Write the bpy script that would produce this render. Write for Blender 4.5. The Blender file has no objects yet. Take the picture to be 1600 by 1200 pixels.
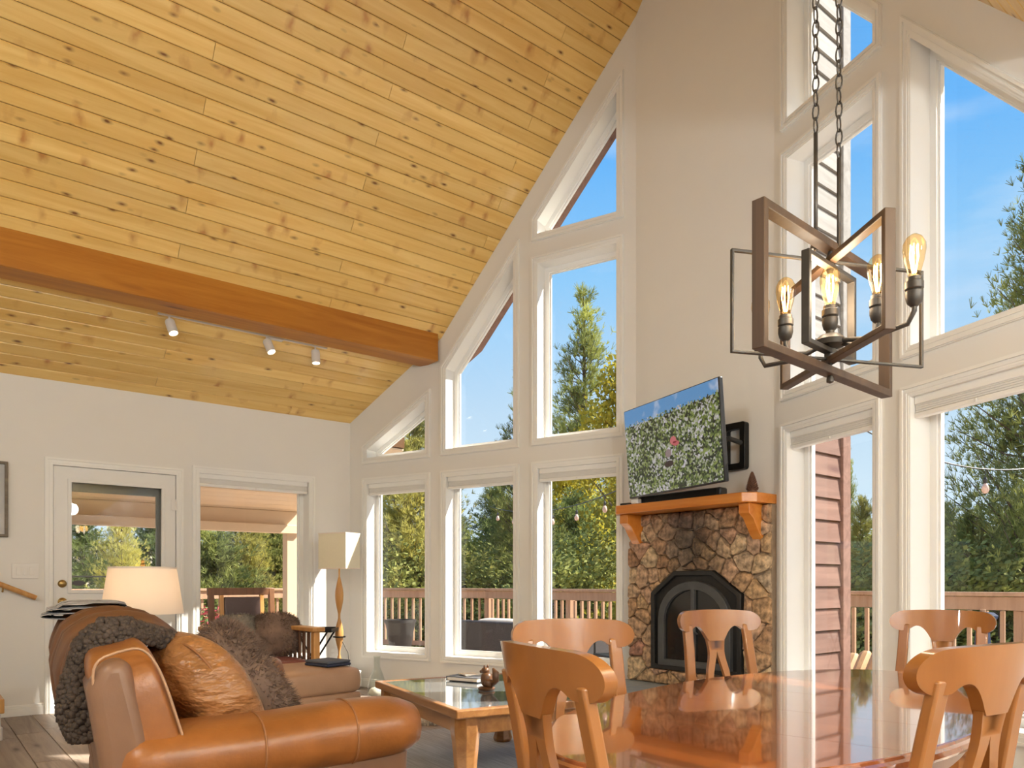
import bpy, bmesh, math, random
from mathutils import Vector, Matrix, Quaternion

# ------------------------------------------------------------------ camera, sky, sun, exposure
scene = bpy.context.scene
COL = scene.collection
R = math.radians
cam_d = bpy.data.cameras.new('camera'); cam = bpy.data.objects.new('camera', cam_d); COL.objects.link(cam)
cam.location = (0, 0, 1.08); cam.rotation_euler = (R(90), 0, R(51.4))
cam_d.sensor_width = 36; cam_d.lens = 1175 / 1600 * 36; cam_d.shift_y = 312 / 1600; cam_d.clip_start = .02; cam_d.clip_end = 600
scene.camera = cam

world = bpy.data.worlds.new('sky'); scene.world = world; world.use_nodes = True
wn = world.node_tree; wn.nodes.clear()
w_out = wn.nodes.new('ShaderNodeOutputWorld'); w_bg = wn.nodes.new('ShaderNodeBackground')
w_tc = wn.nodes.new('ShaderNodeTexCoord'); w_sep = wn.nodes.new('ShaderNodeSeparateXYZ'); w_rmp = wn.nodes.new('ShaderNodeValToRGB')
wn.links.new(w_tc.outputs['Generated'], w_sep.inputs[0]); wn.links.new(w_sep.outputs['Z'], w_rmp.inputs[0])
els = w_rmp.color_ramp.elements
els[0].position = 0.0; els[0].color = (.46, .56, .64, 1)
els[1].position = 0.9; els[1].color = (.045, .20, .50, 1)
for p, c in ((.12, (.42, .53, .62)), (.218, (.345, .472, .60)), (.375, (.178, .385, .62)), (.49, (.091, .303, .62))):
    e = els.new(p); e.color = (*c, 1)
w_noise = wn.nodes.new('ShaderNodeTexNoise'); w_noise.inputs['Scale'].default_value = 3.2; w_noise.inputs['Detail'].default_value = 7
w_map = wn.nodes.new('ShaderNodeMapping'); w_map.inputs['Scale'].default_value = (1, 1, 4.5); w_map.inputs['Location'].default_value = (.3, .2, .4)
wn.links.new(w_tc.outputs['Generated'], w_map.inputs[0]); wn.links.new(w_map.outputs[0], w_noise.inputs['Vector'])
w_cr = wn.nodes.new('ShaderNodeValToRGB'); w_cr.color_ramp.elements[0].position = .56; w_cr.color_ramp.elements[1].position = .82
w_cr.color_ramp.elements[1].color = (.55, .55, .55, 1)
wn.links.new(w_noise.outputs['Fac'], w_cr.inputs[0])
w_mix = wn.nodes.new('ShaderNodeMixRGB'); w_mix.inputs[2].default_value = (.50, .56, .63, 1)
wn.links.new(w_cr.outputs[0], w_mix.inputs[0]); wn.links.new(w_rmp.outputs[0], w_mix.inputs[1])
wn.links.new(w_mix.outputs[0], w_bg.inputs[0]); w_bg.inputs[1].default_value = .92
wn.links.new(w_bg.outputs[0], w_out.inputs[0])

SUN_AZ, SUN_EL = 34, 45          # azimuth from the ridge axis, elevation
sd = bpy.data.lights.new('sun', 'SUN'); sd.energy = 7.5; sd.angle = R(.6); sd.color = (1, .93, .82)
sun = bpy.data.objects.new('sun', sd); COL.objects.link(sun); sun.location = (8, 12, 14)
sun.rotation_euler = (-Vector((math.sin(R(SUN_AZ)) * math.cos(R(SUN_EL)), math.cos(R(SUN_AZ)) * math.cos(R(SUN_EL)), math.sin(R(SUN_EL))))).to_track_quat('-Z', 'Y').to_euler()

vs = scene.view_settings
vs.view_transform = 'Standard'; vs.look = 'None'; vs.gamma = 1; vs.use_curve_mapping = False; vs.exposure = 0.85

# ------------------------------------------------------------------ helpers
def link(o, parent=None):
    COL.objects.link(o)
    if parent is not None: o.parent = parent
    return o
def thing(name, label, cat, loc=(0, 0, 0), rz=0, group=None):
    o = bpy.data.objects.new(name, None); o.empty_display_size = .1; link(o)
    o.location = loc; o.rotation_euler = (0, 0, rz)
    return tag(o, label, cat, group)
def tag(o, label, cat, group=None):
    o['label'] = label; o['category'] = cat
    if group: o['group'] = group
    return o
def struct_empty(name, loc=(0, 0, 0)):
    o = bpy.data.objects.new(name, None); o.empty_display_size = .1; link(o); o.location = loc; o['kind'] = 'structure'
    return o
def copy_thing(root, loc, rz, label=None, scale=None):
    r = root.copy(); link(r); r.location = loc; r.rotation_euler = (0, 0, rz)
    if label: r['label'] = label
    if scale: r.scale = scale
    for ch in list(root.children):
        c = ch.copy(); link(c, r)
        for g in list(ch.children):
            d = g.copy(); link(d, c)
    return r

class MB:
    """collects shapes, then links them as one mesh object"""
    def __init__(s): s.v = []; s.f = []
    def add(s, vs_, fs, M=None):
        b = len(s.v)
        s.v += [tuple(M @ Vector(p)) if M is not None else tuple(p) for p in vs_]
        s.f += [tuple(b + i for i in f) for f in fs]; return s
    def box(s, c, d, rz=0, M=None):
        x, y, z = d[0] / 2, d[1] / 2, d[2] / 2
        T = Matrix.Translation(c) @ Matrix.Rotation(rz, 4, 'Z')
        if M is not None: T = M @ T
        return s.add([(-x, -y, -z), (x, -y, -z), (x, y, -z), (-x, y, -z), (-x, -y, z), (x, -y, z), (x, y, z), (-x, y, z)],
                     [(0, 3, 2, 1), (4, 5, 6, 7), (0, 1, 5, 4), (1, 2, 6, 5), (2, 3, 7, 6), (3, 0, 4, 7)], T)
    def bx(s, x0, x1, y0, y1, z0, z1, M=None):
        return s.box(((x0 + x1) / 2, (y0 + y1) / 2, (z0 + z1) / 2), (x1 - x0, y1 - y0, z1 - z0), 0, M)
    def prism(s, poly, h0, h1, fn, M=None):
        n = len(poly)
        v = [fn(a, b, h0) for a, b in poly] + [fn(a, b, h1) for a, b in poly]
        return s.add(v, [tuple(range(n))[::-1], tuple(range(n, 2 * n))] + [(i, (i + 1) % n, n + (i + 1) % n, n + i) for i in range(n)], M)
    def ring(s, po, pi, h0, h1, fn, M=None):
        n = len(po)
        v = [fn(a, b, h) for P, h in ((po, h0), (pi, h0), (po, h1), (pi, h1)) for a, b in P]
        fs = []
        for i in range(n):
            j = (i + 1) % n
            fs += [(i, j, n + j, n + i), (2 * n + i, 3 * n + i, 3 * n + j, 2 * n + j), (i, 2 * n + i, 2 * n + j, j), (n + i, n + j, 3 * n + j, 3 * n + i)]
        return s.add(v, fs, M)
    def tube(s, pts, r, n=8, closed=False, M=None, caps=True):
        P = [Vector(p) for p in pts]; m = len(P)
        rr = r if isinstance(r, (list, tuple)) else [r] * m
        rings = []; up = None
        for i in range(m):
            a = P[(i - 1) % m] if (closed or i > 0) else P[i]; b = P[(i + 1) % m] if (closed or i < m - 1) else P[i]
            t = (b - a).normalized()
            if up is None:
                up = t.orthogonal().normalized()
            else:
                up = (up - t * up.dot(t))
                up = up.normalized() if up.length > 1e-6 else t.orthogonal().normalized()
            w = t.cross(up)
            rings.append([P[i] + (up * math.cos(2 * math.pi * k / n) + w * math.sin(2 * math.pi * k / n)) * rr[i] for k in range(n)])
        v = [p for q in rings for p in q]; fs = []
        for i in range(m if closed else m - 1):
            j = (i + 1) % m
            for k in range(n):
                l = (k + 1) % n; fs.append((i * n + k, i * n + l, j * n + l, j * n + k))
        if not closed and caps: fs += [tuple(range(n))[::-1], tuple(range((m - 1) * n, m * n))]
        return s.add(v, fs, M)
    def lathe(s, prof, n=20, o=(0, 0, 0), M=None, sq=None):
        v = []; fs = []; m = len(prof)
        for r, z in prof:
            for k in range(n):
                a = 2 * math.pi * (k + (.5 if sq else 0)) / n
                v.append((o[0] + r * math.cos(a), o[1] + r * math.sin(a), o[2] + z))
        for i in range(m - 1):
            for k in range(n):
                l = (k + 1) % n; fs.append((i * n + k, i * n + l, (i + 1) * n + l, (i + 1) * n + k))
        if prof[0][0] > 1e-4: fs.append(tuple(range(n))[::-1])
        if prof[-1][0] > 1e-4: fs.append(tuple(range((m - 1) * n, m * n)))
        return s.add(v, fs, M)
    def grid(s, nu, nv, fn, M=None, wrap_u=False):
        v = [fn(i / (nu if wrap_u else nu - 1), j / (nv - 1)) for i in range(nu) for j in range(nv)]; fs = []
        for i in range(nu if wrap_u else nu - 1):
            k = (i + 1) % nu
            for j in range(nv - 1): fs.append((i * nv + j, k * nv + j, k * nv + j + 1, i * nv + j + 1))
        return s.add(v, fs, M)
    def sq(s, c, d, e1=.5, e2=.5, nu=24, nv=12, M=None, wob=0, seed=0):
        """superellipsoid cushion: e1 rounds the profile, e2 the outline"""
        rnd = random.Random(seed); ph = [rnd.uniform(0, 6) for _ in range(6)]
        def p(x, e): return math.copysign(abs(x) ** e, x)
        v = []; fs = []
        for j in range(nv + 1):
            t = -math.pi / 2 + math.pi * j / nv
            for i in range(nu):
                a = 2 * math.pi * i / nu
                x = d[0] / 2 * p(math.cos(t), e1) * p(math.cos(a), e2); y = d[1] / 2 * p(math.cos(t), e1) * p(math.sin(a), e2); z = d[2] / 2 * p(math.sin(t), e1)
                k = 1 + wob * (math.sin(9 * x / d[0] + ph[0] + 5 * z) + math.sin(8 * y / d[1] + ph[1] + 3 * x) + math.sin(10 * z / d[2] + ph[2]))
                v.append((c[0] + x * k, c[1] + y * k, c[2] + z * k))
        for j in range(nv):
            for i in range(nu):
                l = (i + 1) % nu; fs.append((j * nu + i, j * nu + l, (j + 1) * nu + l, (j + 1) * nu + i))
        return s.add(v, fs, M)
    def mesh(s, name, mat, smooth=False):
        me = bpy.data.meshes.new(name); me.from_pydata(s.v, [], s.f)
        bm = bmesh.new(); bm.from_mesh(me); bmesh.ops.remove_doubles(bm, verts=bm.verts, dist=1e-6)
        bmesh.ops.recalc_face_normals(bm, faces=bm.faces); bm.to_mesh(me); bm.free()
        if smooth:
            me.polygons.foreach_set('use_smooth', [True] * len(me.polygons))
            if smooth is not True: me.set_sharp_from_angle(angle=R(smooth))
        me.materials.append(mat); return me
    def build(s, name, mat, parent=None, smooth=False, bevel=0, seg=2, loc=None, sub=0):
        o = bpy.data.objects.new(name, s.mesh(name, mat, smooth)); link(o, parent)
        if loc is not None: o.location = loc
        if bevel:
            m = o.modifiers.new('bevel', 'BEVEL'); m.width = bevel; m.segments = seg; m.limit_method = 'ANGLE'; m.angle_limit = R(35)
            if not smooth:
                o.data.polygons.foreach_set('use_smooth', [True] * len(o.data.polygons)); o.data.set_sharp_from_angle(angle=R(40))
        if sub:
            m = o.modifiers.new('sub', 'SUBSURF'); m.levels = sub; m.render_levels = sub
        return o
XYZ = lambda a, b, h: (a, b, h)       # prism maps
XZ = lambda a, b, h: (a, h, b)
YZ = lambda a, b, h: (h, a, b)

def inset(poly, w):
    """offset a convex counter-clockwise outline inwards"""
    n = len(poly); L = []
    for i in range(n):
        (x0, y0), (x1, y1) = poly[i], poly[(i + 1) % n]
        dx, dy = x1 - x0, y1 - y0; l = math.hypot(dx, dy); nx, ny = -dy / l, dx / l
        L.append((nx, ny, nx * x0 + ny * y0 + w))
    out = []
    for i in range(n):
        a1, b1, c1 = L[i - 1]; a2, b2, c2 = L[i]; D = a1 * b2 - a2 * b1
        out.append(((c1 * b2 - c2 * b1) / D, (a1 * c2 - a2 * c1) / D))
    return out

# ------------------------------------------------------------------ materials
def N(nt, t, **kw):
    n = nt.nodes.new(t)
    for k, v in kw.items():
        if k in n.inputs.keys(): n.inputs[k].default_value = v
        else: setattr(n, k, v)
    return n
def new_mat(name):
    m = bpy.data.materials.new(name); m.use_nodes = True
    nt = m.node_tree; return m, nt, nt.nodes['Principled BSDF']
def rgb(c): return (*c, 1)
def mul(c, k): return tuple(min(1, x * k) for x in c)
def bump(nt, b, src, strength=.2, dist=.01):
    bp = N(nt, 'ShaderNodeBump'); bp.inputs['Strength'].default_value = strength; bp.inputs['Distance'].default_value = dist
    nt.links.new(src, bp.inputs['Height']); nt.links.new(bp.outputs[0], b.inputs['Normal'])
def plain(name, c, rough=.5, metal=0, var=.08, scale=8, bmp=0, bscale=None, coat=0, rand=0, stretch=(1, 1, 1), spec=.5, sheen=0, bdist=.01):
    m, nt, b = new_mat(name)
    b.inputs['Roughness'].default_value = rough; b.inputs['Metallic'].default_value = metal
    b.inputs['Coat Weight'].default_value = coat; b.inputs['Coat Roughness'].default_value = .05; b.inputs['Specular IOR Level'].default_value = spec
    if sheen: b.inputs['Sheen Weight'].default_value = sheen
    tc = N(nt, 'ShaderNodeTexCoord'); mp = N(nt, 'ShaderNodeMapping', Scale=stretch)
    nt.links.new(tc.outputs['Object'], mp.inputs[0])
    nz = N(nt, 'ShaderNodeTexNoise', Scale=scale, Detail=5.0)
    nt.links.new(mp.outputs[0], nz.inputs['Vector'])
    mx = N(nt, 'ShaderNodeMixRGB'); mx.inputs[1].default_value = rgb(mul(c, 1 - var)); mx.inputs[2].default_value = rgb(mul(c, 1 + var))
    nt.links.new(nz.outputs['Fac'], mx.inputs[0]); src = mx.outputs[0]
    if rand:
        oi = N(nt, 'ShaderNodeObjectInfo'); hs = N(nt, 'ShaderNodeHueSaturation')
        ma = N(nt, 'ShaderNodeMapRange'); ma.inputs['To Min'].default_value = 1 - rand; ma.inputs['To Max'].default_value = 1 + rand
        nt.links.new(oi.outputs['Random'], ma.inputs[0]); nt.links.new(ma.outputs[0], hs.inputs['Value']); nt.links.new(src, hs.inputs['Color']); src = hs.outputs[0]
    nt.links.new(src, b.inputs['Base Color'])
    if bmp:
        n2 = N(nt, 'ShaderNodeTexNoise', Scale=bscale or scale * 6, Detail=4.0); nt.links.new(mp.outputs[0], n2.inputs['Vector'])
        bump(nt, b, n2.outputs['Fac'], bmp, bdist)
    return m
def wood(name, c1, c2, rough=.45, scale=6, axis=0, knots=0, rand=.08, coat=0, knot_c=(.16, .06, .015), bmp=.08, warp=1.0, kscale=(1.7, 7), streaks=None):
    """grain runs along the object's own axis; each object shifts its own grain"""
    m, nt, b = new_mat(name)
    b.inputs['Roughness'].default_value = rough; b.inputs['Coat Weight'].default_value = coat; b.inputs['Coat Roughness'].default_value = .03
    tc = N(nt, 'ShaderNodeTexCoord'); oi = N(nt, 'ShaderNodeObjectInfo')
    off = N(nt, 'ShaderNodeVectorMath', operation='MULTIPLY_ADD'); off.inputs[1].default_value = (0, 0, 0)
    cx = N(nt, 'ShaderNodeCombineXYZ'); mr = N(nt, 'ShaderNodeMath', operation='MULTIPLY'); mr.inputs[1].default_value = 57.0
    nt.links.new(oi.outputs['Random'], mr.inputs[0])
    for k in range(3): nt.links.new(mr.outputs[0], cx.inputs[k])
    ad = N(nt, 'ShaderNodeVectorMath', operation='ADD'); nt.links.new(tc.outputs['Object'], ad.inputs[0]); nt.links.new(cx.outputs[0], ad.inputs[1])
    sc = [scale * 2.2] * 3; sc[axis] = scale * .16
    mp = N(nt, 'ShaderNodeMapping', Scale=tuple(sc)); nt.links.new(ad.outputs[0], mp.inputs[0])
    nz = N(nt, 'ShaderNodeTexNoise', Scale=1.0, Detail=6.0, Distortion=warp); nz.inputs['Roughness'].default_value = .62
    nt.links.new(mp.outputs[0], nz.inputs['Vector'])
    cr = N(nt, 'ShaderNodeValToRGB'); cr.color_ramp.elements[0].position = .32; cr.color_ramp.elements[1].position = .68
    cr.color_ramp.elements[0].color = rgb(c1); cr.color_ramp.elements[1].color = rgb(c2)
    nt.links.new(nz.outputs['Fac'], cr.inputs[0]); src = cr.outputs[0]
    layers = [(kscale, .06, .24, knot_c, knots)] if knots else []
    if streaks: layers.insert(0, ((streaks[0], streaks[1]), .05, .34, streaks[2], streaks[3]))
    for li, (ksc, t0, t1, kc, prob) in enumerate(layers):
        ks = [ksc[1]] * 3; ks[axis] = ksc[0]
        mk = N(nt, 'ShaderNodeMapping', Scale=tuple(ks), Location=(li * 3.7, li * 1.3, li * 5.1)); nt.links.new(ad.outputs[0], mk.inputs[0])
        nd = N(nt, 'ShaderNodeTexNoise', Scale=1.6, Detail=3.0); nt.links.new(mk.outputs[0], nd.inputs['Vector'])
        dv = N(nt, 'ShaderNodeMixRGB', blend_type='ADD'); dv.inputs[0].default_value = .22 + .5 * (li == 0 and bool(streaks)); nt.links.new(mk.outputs[0], dv.inputs[1]); nt.links.new(nd.outputs['Color'], dv.inputs[2])
        vo = N(nt, 'ShaderNodeTexVoronoi', Scale=1.0); nt.links.new(dv.outputs[0], vo.inputs['Vector'])
        kr = N(nt, 'ShaderNodeValToRGB'); kr.color_ramp.elements[0].position = t0; kr.color_ramp.elements[0].color = (1, 1, 1, 1)
        kr.color_ramp.elements[1].position = t1; kr.color_ramp.elements[1].color = (0, 0, 0, 1)
        e = kr.color_ramp.elements.new((t0 + t1) / 2 - .02); e.color = (.42, .42, .42, 1)
        nt.links.new(vo.outputs['Distance'], kr.inputs[0])
        sp = N(nt, 'ShaderNodeSeparateColor'); nt.links.new(vo.outputs['Color'], sp.inputs[0])
        gt = N(nt, 'ShaderNodeMath', operation='GREATER_THAN'); gt.inputs[1].default_value = 1 - prob; nt.links.new(sp.outputs[0], gt.inputs[0])
        mm = N(nt, 'ShaderNodeMath', operation='MULTIPLY'); nt.links.new(kr.outputs[0], mm.inputs[0]); nt.links.new(gt.outputs[0], mm.inputs[1])
        mx = N(nt, 'ShaderNodeMixRGB'); mx.inputs[2].default_value = rgb(kc); nt.links.new(mm.outputs[0], mx.inputs[0]); nt.links.new(src, mx.inputs[1]); src = mx.outputs[0]
    if rand:
        hs = N(nt, 'ShaderNodeHueSaturation'); ma = N(nt, 'ShaderNodeMapRange'); ma.inputs['To Min'].default_value = 1 - rand; ma.inputs['To Max'].default_value = 1 + rand
        nt.links.new(oi.outputs['Random'], ma.inputs[0]); nt.links.new(ma.outputs[0], hs.inputs['Value']); nt.links.new(src, hs.inputs['Color']); src = hs.outputs[0]
    nt.links.new(src, b.inputs['Base Color'])
    if bmp: bump(nt, b, nz.outputs['Fac'], bmp, .004)
    return m
def glow(name, c, s):
    m, nt, b = new_mat(name); b.inputs['Base Color'].default_value = rgb(c); b.inputs['Emission Color'].default_value = rgb(c); b.inputs['Emission Strength'].default_value = s
    return m
def pane_mat(name, tint=(1, 1, 1), refl=1.0, rough=0.0):
    m = bpy.data.materials.new(name); m.use_nodes = True; nt = m.node_tree; nt.nodes.clear()
    o = N(nt, 'ShaderNodeOutputMaterial'); tr = N(nt, 'ShaderNodeBsdfTransparent', Color=rgb(tint)); gl = N(nt, 'ShaderNodeBsdfGlossy', Roughness=rough)
    fr = N(nt, 'ShaderNodeFresnel', IOR=1.45); ge_ = N(nt, 'ShaderNodeNewGeometry'); io = N(nt, 'ShaderNodeMapRange')
    io.inputs['To Min'].default_value = 1.45; io.inputs['To Max'].default_value = 1 / 1.45      # thin sheet: same reflectance on both faces
    nt.links.new(ge_.outputs['Backfacing'], io.inputs[0]); nt.links.new(io.outputs[0], fr.inputs['IOR']); mu = N(nt, 'ShaderNodeMath', operation='MULTIPLY'); mu.inputs[1].default_value = refl
    mx = N(nt, 'ShaderNodeMixShader'); nt.links.new(fr.outputs[0], mu.inputs[0]); nt.links.new(mu.outputs[0], mx.inputs[0])
    nt.links.new(tr.outputs[0], mx.inputs[1]); nt.links.new(gl.outputs[0], mx.inputs[2]); nt.links.new(mx.outputs[0], o.inputs[0])
    return m

M = {}
M['wall'] = plain('wall_paint', (.80, .785, .755), .75, var=.02, scale=3, bmp=.05, bscale=160, bdist=.002)
M['trim'] = plain('trim_paint', (.87, .86, .83), .38, var=.015, scale=4)
M['door'] = plain('door_paint', (.80, .79, .765), .4, var=.015, scale=4)
M['pine'] = wood('knotty_pine', (.73, .445, .12), (.86, .61, .225), .30, 5, 0, knots=.42, rand=.085, knot_c=(.20, .075, .018), bmp=.05, kscale=(5.5, 13), streaks=(7.0, 4.2, (.53, .245, .065), .5), coat=.15)
M['beam'] = wood('pine_beam', (.38, .128, .008), (.55, .23, .028), .4, 4, 1, knots=.35, rand=0, knot_c=(.2, .06, .015))
M['gap'] = plain('dark_gap', (.13, .06, .02), .9, var=.1)
M['floor'] = wood('floor_plank', (.22, .16, .12), (.42, .335, .275), .42, 4, 0, knots=.25, rand=.22, knot_c=(.07, .045, .03), warp=2.5)
M['pane'] = pane_mat('window_glass', (.985, .99, .985), .5)
M['shade_cloth'] = plain('shade_cloth', (.78, .765, .735), .85, var=.03, scale=20)
M['black'] = plain('black_metal', (.022, .021, .02), .42, .6, var=.2, scale=30)
M['dark'] = plain('dark_plastic', (.018, .018, .02), .35, var=.1, scale=20)
M['brass'] = plain('aged_brass', (.42, .28, .1), .32, .9, var=.2, scale=30)
M['white_plastic'] = plain('white_plastic', (.80, .78, .75), .4, var=.02)
M['mantel'] = wood('mantel_pine', (.56, .16, .012), (.70, .27, .045), .32, 5, 0, knots=.25, rand=.04, coat=.3, knot_c=(.28, .08, .02))
M['cherry'] = wood('table_cherry', (.21, .06, .02), (.38, .125, .042), .09, 5, 0, rand=0, coat=1.0, bmp=.0, warp=.8)
M['maple'] = wood('chair_maple', (.27, .098, .022), (.34, .138, .036), .28, 3, 2, rand=.05, coat=.5, bmp=.02, warp=.6)
M['oak'] = wood('coffee_oak', (.21, .085, .025), (.40, .19, .062), .34, 6, 0, knots=.3, rand=.05, coat=.25, knot_c=(.1, .035, .012))
M['slate'] = plain('slate_top', (.16, .175, .185), .05, var=.35, scale=9, coat=.6)
M['leather'] = plain('tan_leather', (.29, .105, .026), .35, var=.55, scale=7, bmp=.25, bscale=90, bdist=.003)
M['leather_soft'] = plain('wrinkled_leather', (.33, .15, .055), .32, var=.45, scale=5, bmp=1.0, bscale=7, bdist=.05, stretch=(1, 1, 2.2))
M['leather_side'] = plain('brown_leather', (.21, .112, .066), .42, var=.22, scale=5, bmp=.15, bscale=90, bdist=.003)
M['leather_pale'] = plain('pale_leather', (.45, .27, .165), .45, var=.16, scale=6, bmp=.2, bscale=80, bdist=.003)
M['leather_dark'] = plain('dark_leather', (.085, .05, .045), .33, var=.25, scale=7, bmp=.15)
M['leather_red'] = plain('oxblood_leather', (.22, .075, .06), .3, var=.2, scale=7, bmp=.15)
M['stitch'] = plain('stitching', (.30, .13, .05), .6)
M['throw'] = plain('velvet_throw', (.145, .06, .024), .5, var=.6, scale=6, stretch=(6, 1, 1))
M['fleece'] = plain('curly_fleece', (.065, .045, .034), .8, var=.65, scale=30, rand=0)
M['fur'] = plain('brown_fur', (.20, .13, .095), .8, var=.65, scale=11)
M['fur_grey'] = plain('grey_fur', (.24, .21, .17), .8, var=.55, scale=12)
M['fur_cream'] = plain('cream_fleece', (.80, .72, .62), .9, var=.1, scale=12)
M['lampshade'] = plain('linen_shade', (.80, .70, .60), .9, var=.03, scale=60)
M['lampshade_cream'] = plain('cream_shade', (.78, .72, .55), .9, var=.03, scale=60)
M['walnut'] = wood('walnut', (.12, .05, .022), (.24, .11, .05), .4, 5, 2, rand=.05)
M['honey'] = wood('honey_oak', (.50, .23, .065), (.66, .36, .12), .38, 5, 2, rand=.05)
M['rug'] = plain('rug_stripe', (.46, .46, .48), .95, var=.5, scale=3, stretch=(1.2, 22, 1), bmp=.3, bscale=60)
M['navy'] = plain('navy_cloth', (.035, .045, .085), .9, var=.15, scale=30)
M['frame_wood'] = wood('chandelier_wood', (.042, .024, .014), (.095, .054, .031), .5, 6, 2, rand=.04)
M['iron'] = plain('dark_iron', (.075, .068, .062), .45, .55, var=.2, scale=30)
M['deck'] = plain('deck_boards', (.52, .42, .34), .8, var=.15, scale=6)
M['rail'] = wood('redwood_rail', (.36, .20, .115), (.48, .29, .175), .7, 5, 2, rand=.1)
M['siding'] = wood('red_siding', (.15, .075, .053), (.24, .13, .096), .8, 5, 0, knots=.2, rand=.12, knot_c=(.12, .05, .04))
M['siding_glare'] = wood('glare_grey_siding', (.23, .215, .20), (.35, .33, .31), .85, 5, 0, knots=.2, rand=.08, knot_c=(.25, .22, .2))  # sun glare on the upper chase boards, painted in as grey
M['bark'] = plain('bark', (.13, .09, .065), .95, var=.4, scale=8)
M['porch'] = plain('porch_paint', (.70, .53, .36), .7, var=.05, scale=5, rand=.06)
# ------------------------------------------------------------------ the room: plan x across the ridge, y along the ridge
TAN, CO, SI = math.tan(R(20)), math.cos(R(20)), math.sin(R(20))
XA, XR, YBACK = -7.3, 2.2, -5.2                    # eave wall, opposite wall, rear wall
RIDGE_X, RIDGE_Z, PITCH = -3.615, 6.64, 1.237
XK, ZK, PITCH2 = -6.169, 3.48, .62                 # where the left slope breaks
XKR = 2 * RIDGE_X - XK; PITCH3 = .32
XF0, XF1, YF = -4.27, -2.98, 4.735                 # flat chimney wall at the tip of the prow
YB0 = YF - (XF0 - XA) * TAN                        # corner of eave wall and prow
def ceil_z(x):
    if x < XK: return ZK + (x - XK) * PITCH2
    if x <= RIDGE_X: return ZK + (x - XK) * PITCH
    if x <= XKR: return ZK + (XKR - x) * PITCH
    return ZK - (x - XKR) * PITCH3
def prow_y(x):
    if x < XF0: return YF - (XF0 - x) * TAN
    if x <= XF1: return YF
    return YF - (x - XF1) * TAN
TH = .2
def wall_map(o, d, n): return lambda t, z, h: (o[0] + d[0] * t + n[0] * h, o[1] + d[1] * t + n[1] * h, z)
mapA = wall_map((XA, 0), (0, 1), (-1, 0))
mapB = wall_map((XA, YB0), (CO, SI), (-SI, CO)); tB = lambda x: (x - XA) / CO
mapC = wall_map((XF1, YF), (CO, -SI), (SI, CO)); tC = lambda x: (x - XF1) / CO
mapF = wall_map((XF0, YF), (1, 0), (0, 1))
CAS = .05
def outline(w): t0, t1, z0, zl, zr = w; return [(t0, z0), (t1, z0), (t1, zr), (t0, zl)]
def wall(name, fn, T0, T1, top, wins, breaks=(), zb=-.15, ext=0):
    mb = MB(); cols = {}
    for w in wins:
        p = inset(outline(w), CAS); cols.setdefault(round(p[0][0], 3), []).append(p)
    t = T0
    def topline(a, b): return [(b, top(b) + ext)] + [(q, top(q) + ext) for q in sorted(breaks, reverse=True) if a < q < b] + [(a, top(a) + ext)]
    for k in sorted(cols):
        col = sorted(cols[k], key=lambda p: p[0][1]); a, b = col[0][0][0], col[0][1][0]
        mb.prism([(t, zb), (a, zb)] + topline(t, a), 0, TH, fn)
        lo = (zb, zb)
        for p in col:
            if p[0][1] > lo[0] + .01: mb.prism([(a, lo[0]), (b, lo[1]), (b, p[1][1]), (a, p[0][1])], 0, TH, fn)
            lo = (p[3][1], p[2][1])
        mb.prism([(a, lo[0]), (b, lo[1])] + topline(a, b), 0, TH, fn); t = b
    mb.prism([(t, zb), (T1, zb)] + topline(t, T1), 0, TH, fn)
    o = mb.build(name, M['wall']); o['kind'] = 'structure'; return o
WIN_N = [0]
def window(fn, w, sash=.043):
    WIN_N[0] += 1
    o = struct_empty('window_%d' % WIN_N[0], fn((w[0] + w[1]) / 2, w[2], 0)); inv = Matrix.Translation(-Vector(o.location))
    P = outline(w)
    c = MB().ring(P, inset(P, .056), -.016, .002, fn, inv).ring(inset(P, .004), inset(P, .02), -.026, -.016, fn, inv).ring(inset(P, .034), inset(P, .044), -.021, -.016, fn, inv)
    c.build('casing', M['trim'], o)
    MB().ring(inset(P, CAS - .002), inset(P, .064), -.012, .14, fn, inv).build('jamb', M['trim'], o)
    MB().ring(inset(P, .06), inset(P, .064 + sash), .13, .19, fn, inv).ring(inset(P, .062 + sash), inset(P, .064 + sash + .012), .145, .17, fn, inv).build('sash', M['trim'], o, bevel=.004)
    MB().prism(inset(P, .066 + sash), .156, .161, fn, inv).build('pane', M['pane'], o)
    return o

# windows given as (t0, t1, sill, head at t0, head at t1), outer edge of the casing
OFF, OFF2 = .285, .37
WB = []
for i, (x0, x1) in enumerate(((-7.132, -6.294), (-6.173, -5.334), (-5.214, -4.372))):
    a, b = tB(x0), tB(x1)
    WB.append((a, b, .31, 2.18, 2.18))
    if i < 2: WB.append((a, b, 2.325, ceil_z(x0) - (OFF2 if i == 0 else OFF), ceil_z(x1) - (OFF2 + .03 if i == 0 else OFF)))
    else: WB += [(a, b, 2.325, 4.03, 4.03), (a, b, 4.17, ceil_z(x0) - OFF, ceil_z(x1) - OFF)]
WC = []
for i, (x0, x1) in enumerate(((-2.90, -2.07), (-1.935, -1.10), (-.96, -.12))):
    a, b = tC(x0), tC(x1)
    WC.append((a, b, .31, 2.18, 2.18))
    if i == 0: WC += [(a, b, 2.335, 4.05, 4.05), (a, b, 4.20, ceil_z(x0) - OFF, ceil_z(x1) - OFF)]
    elif i == 1: WC.append((a, b, 2.335, ceil_z(x0) - OFF, ceil_z(x1) - OFF))
    else: WC.append((a, b, 2.335, ceil_z(x0) - .42, ceil_z(x1) - .42))
DOOR = (.86, 1.955, -CAS, 2.135, 2.135)
WA = (2.03, 3.232, .31, 2.177, 2.177)

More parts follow.
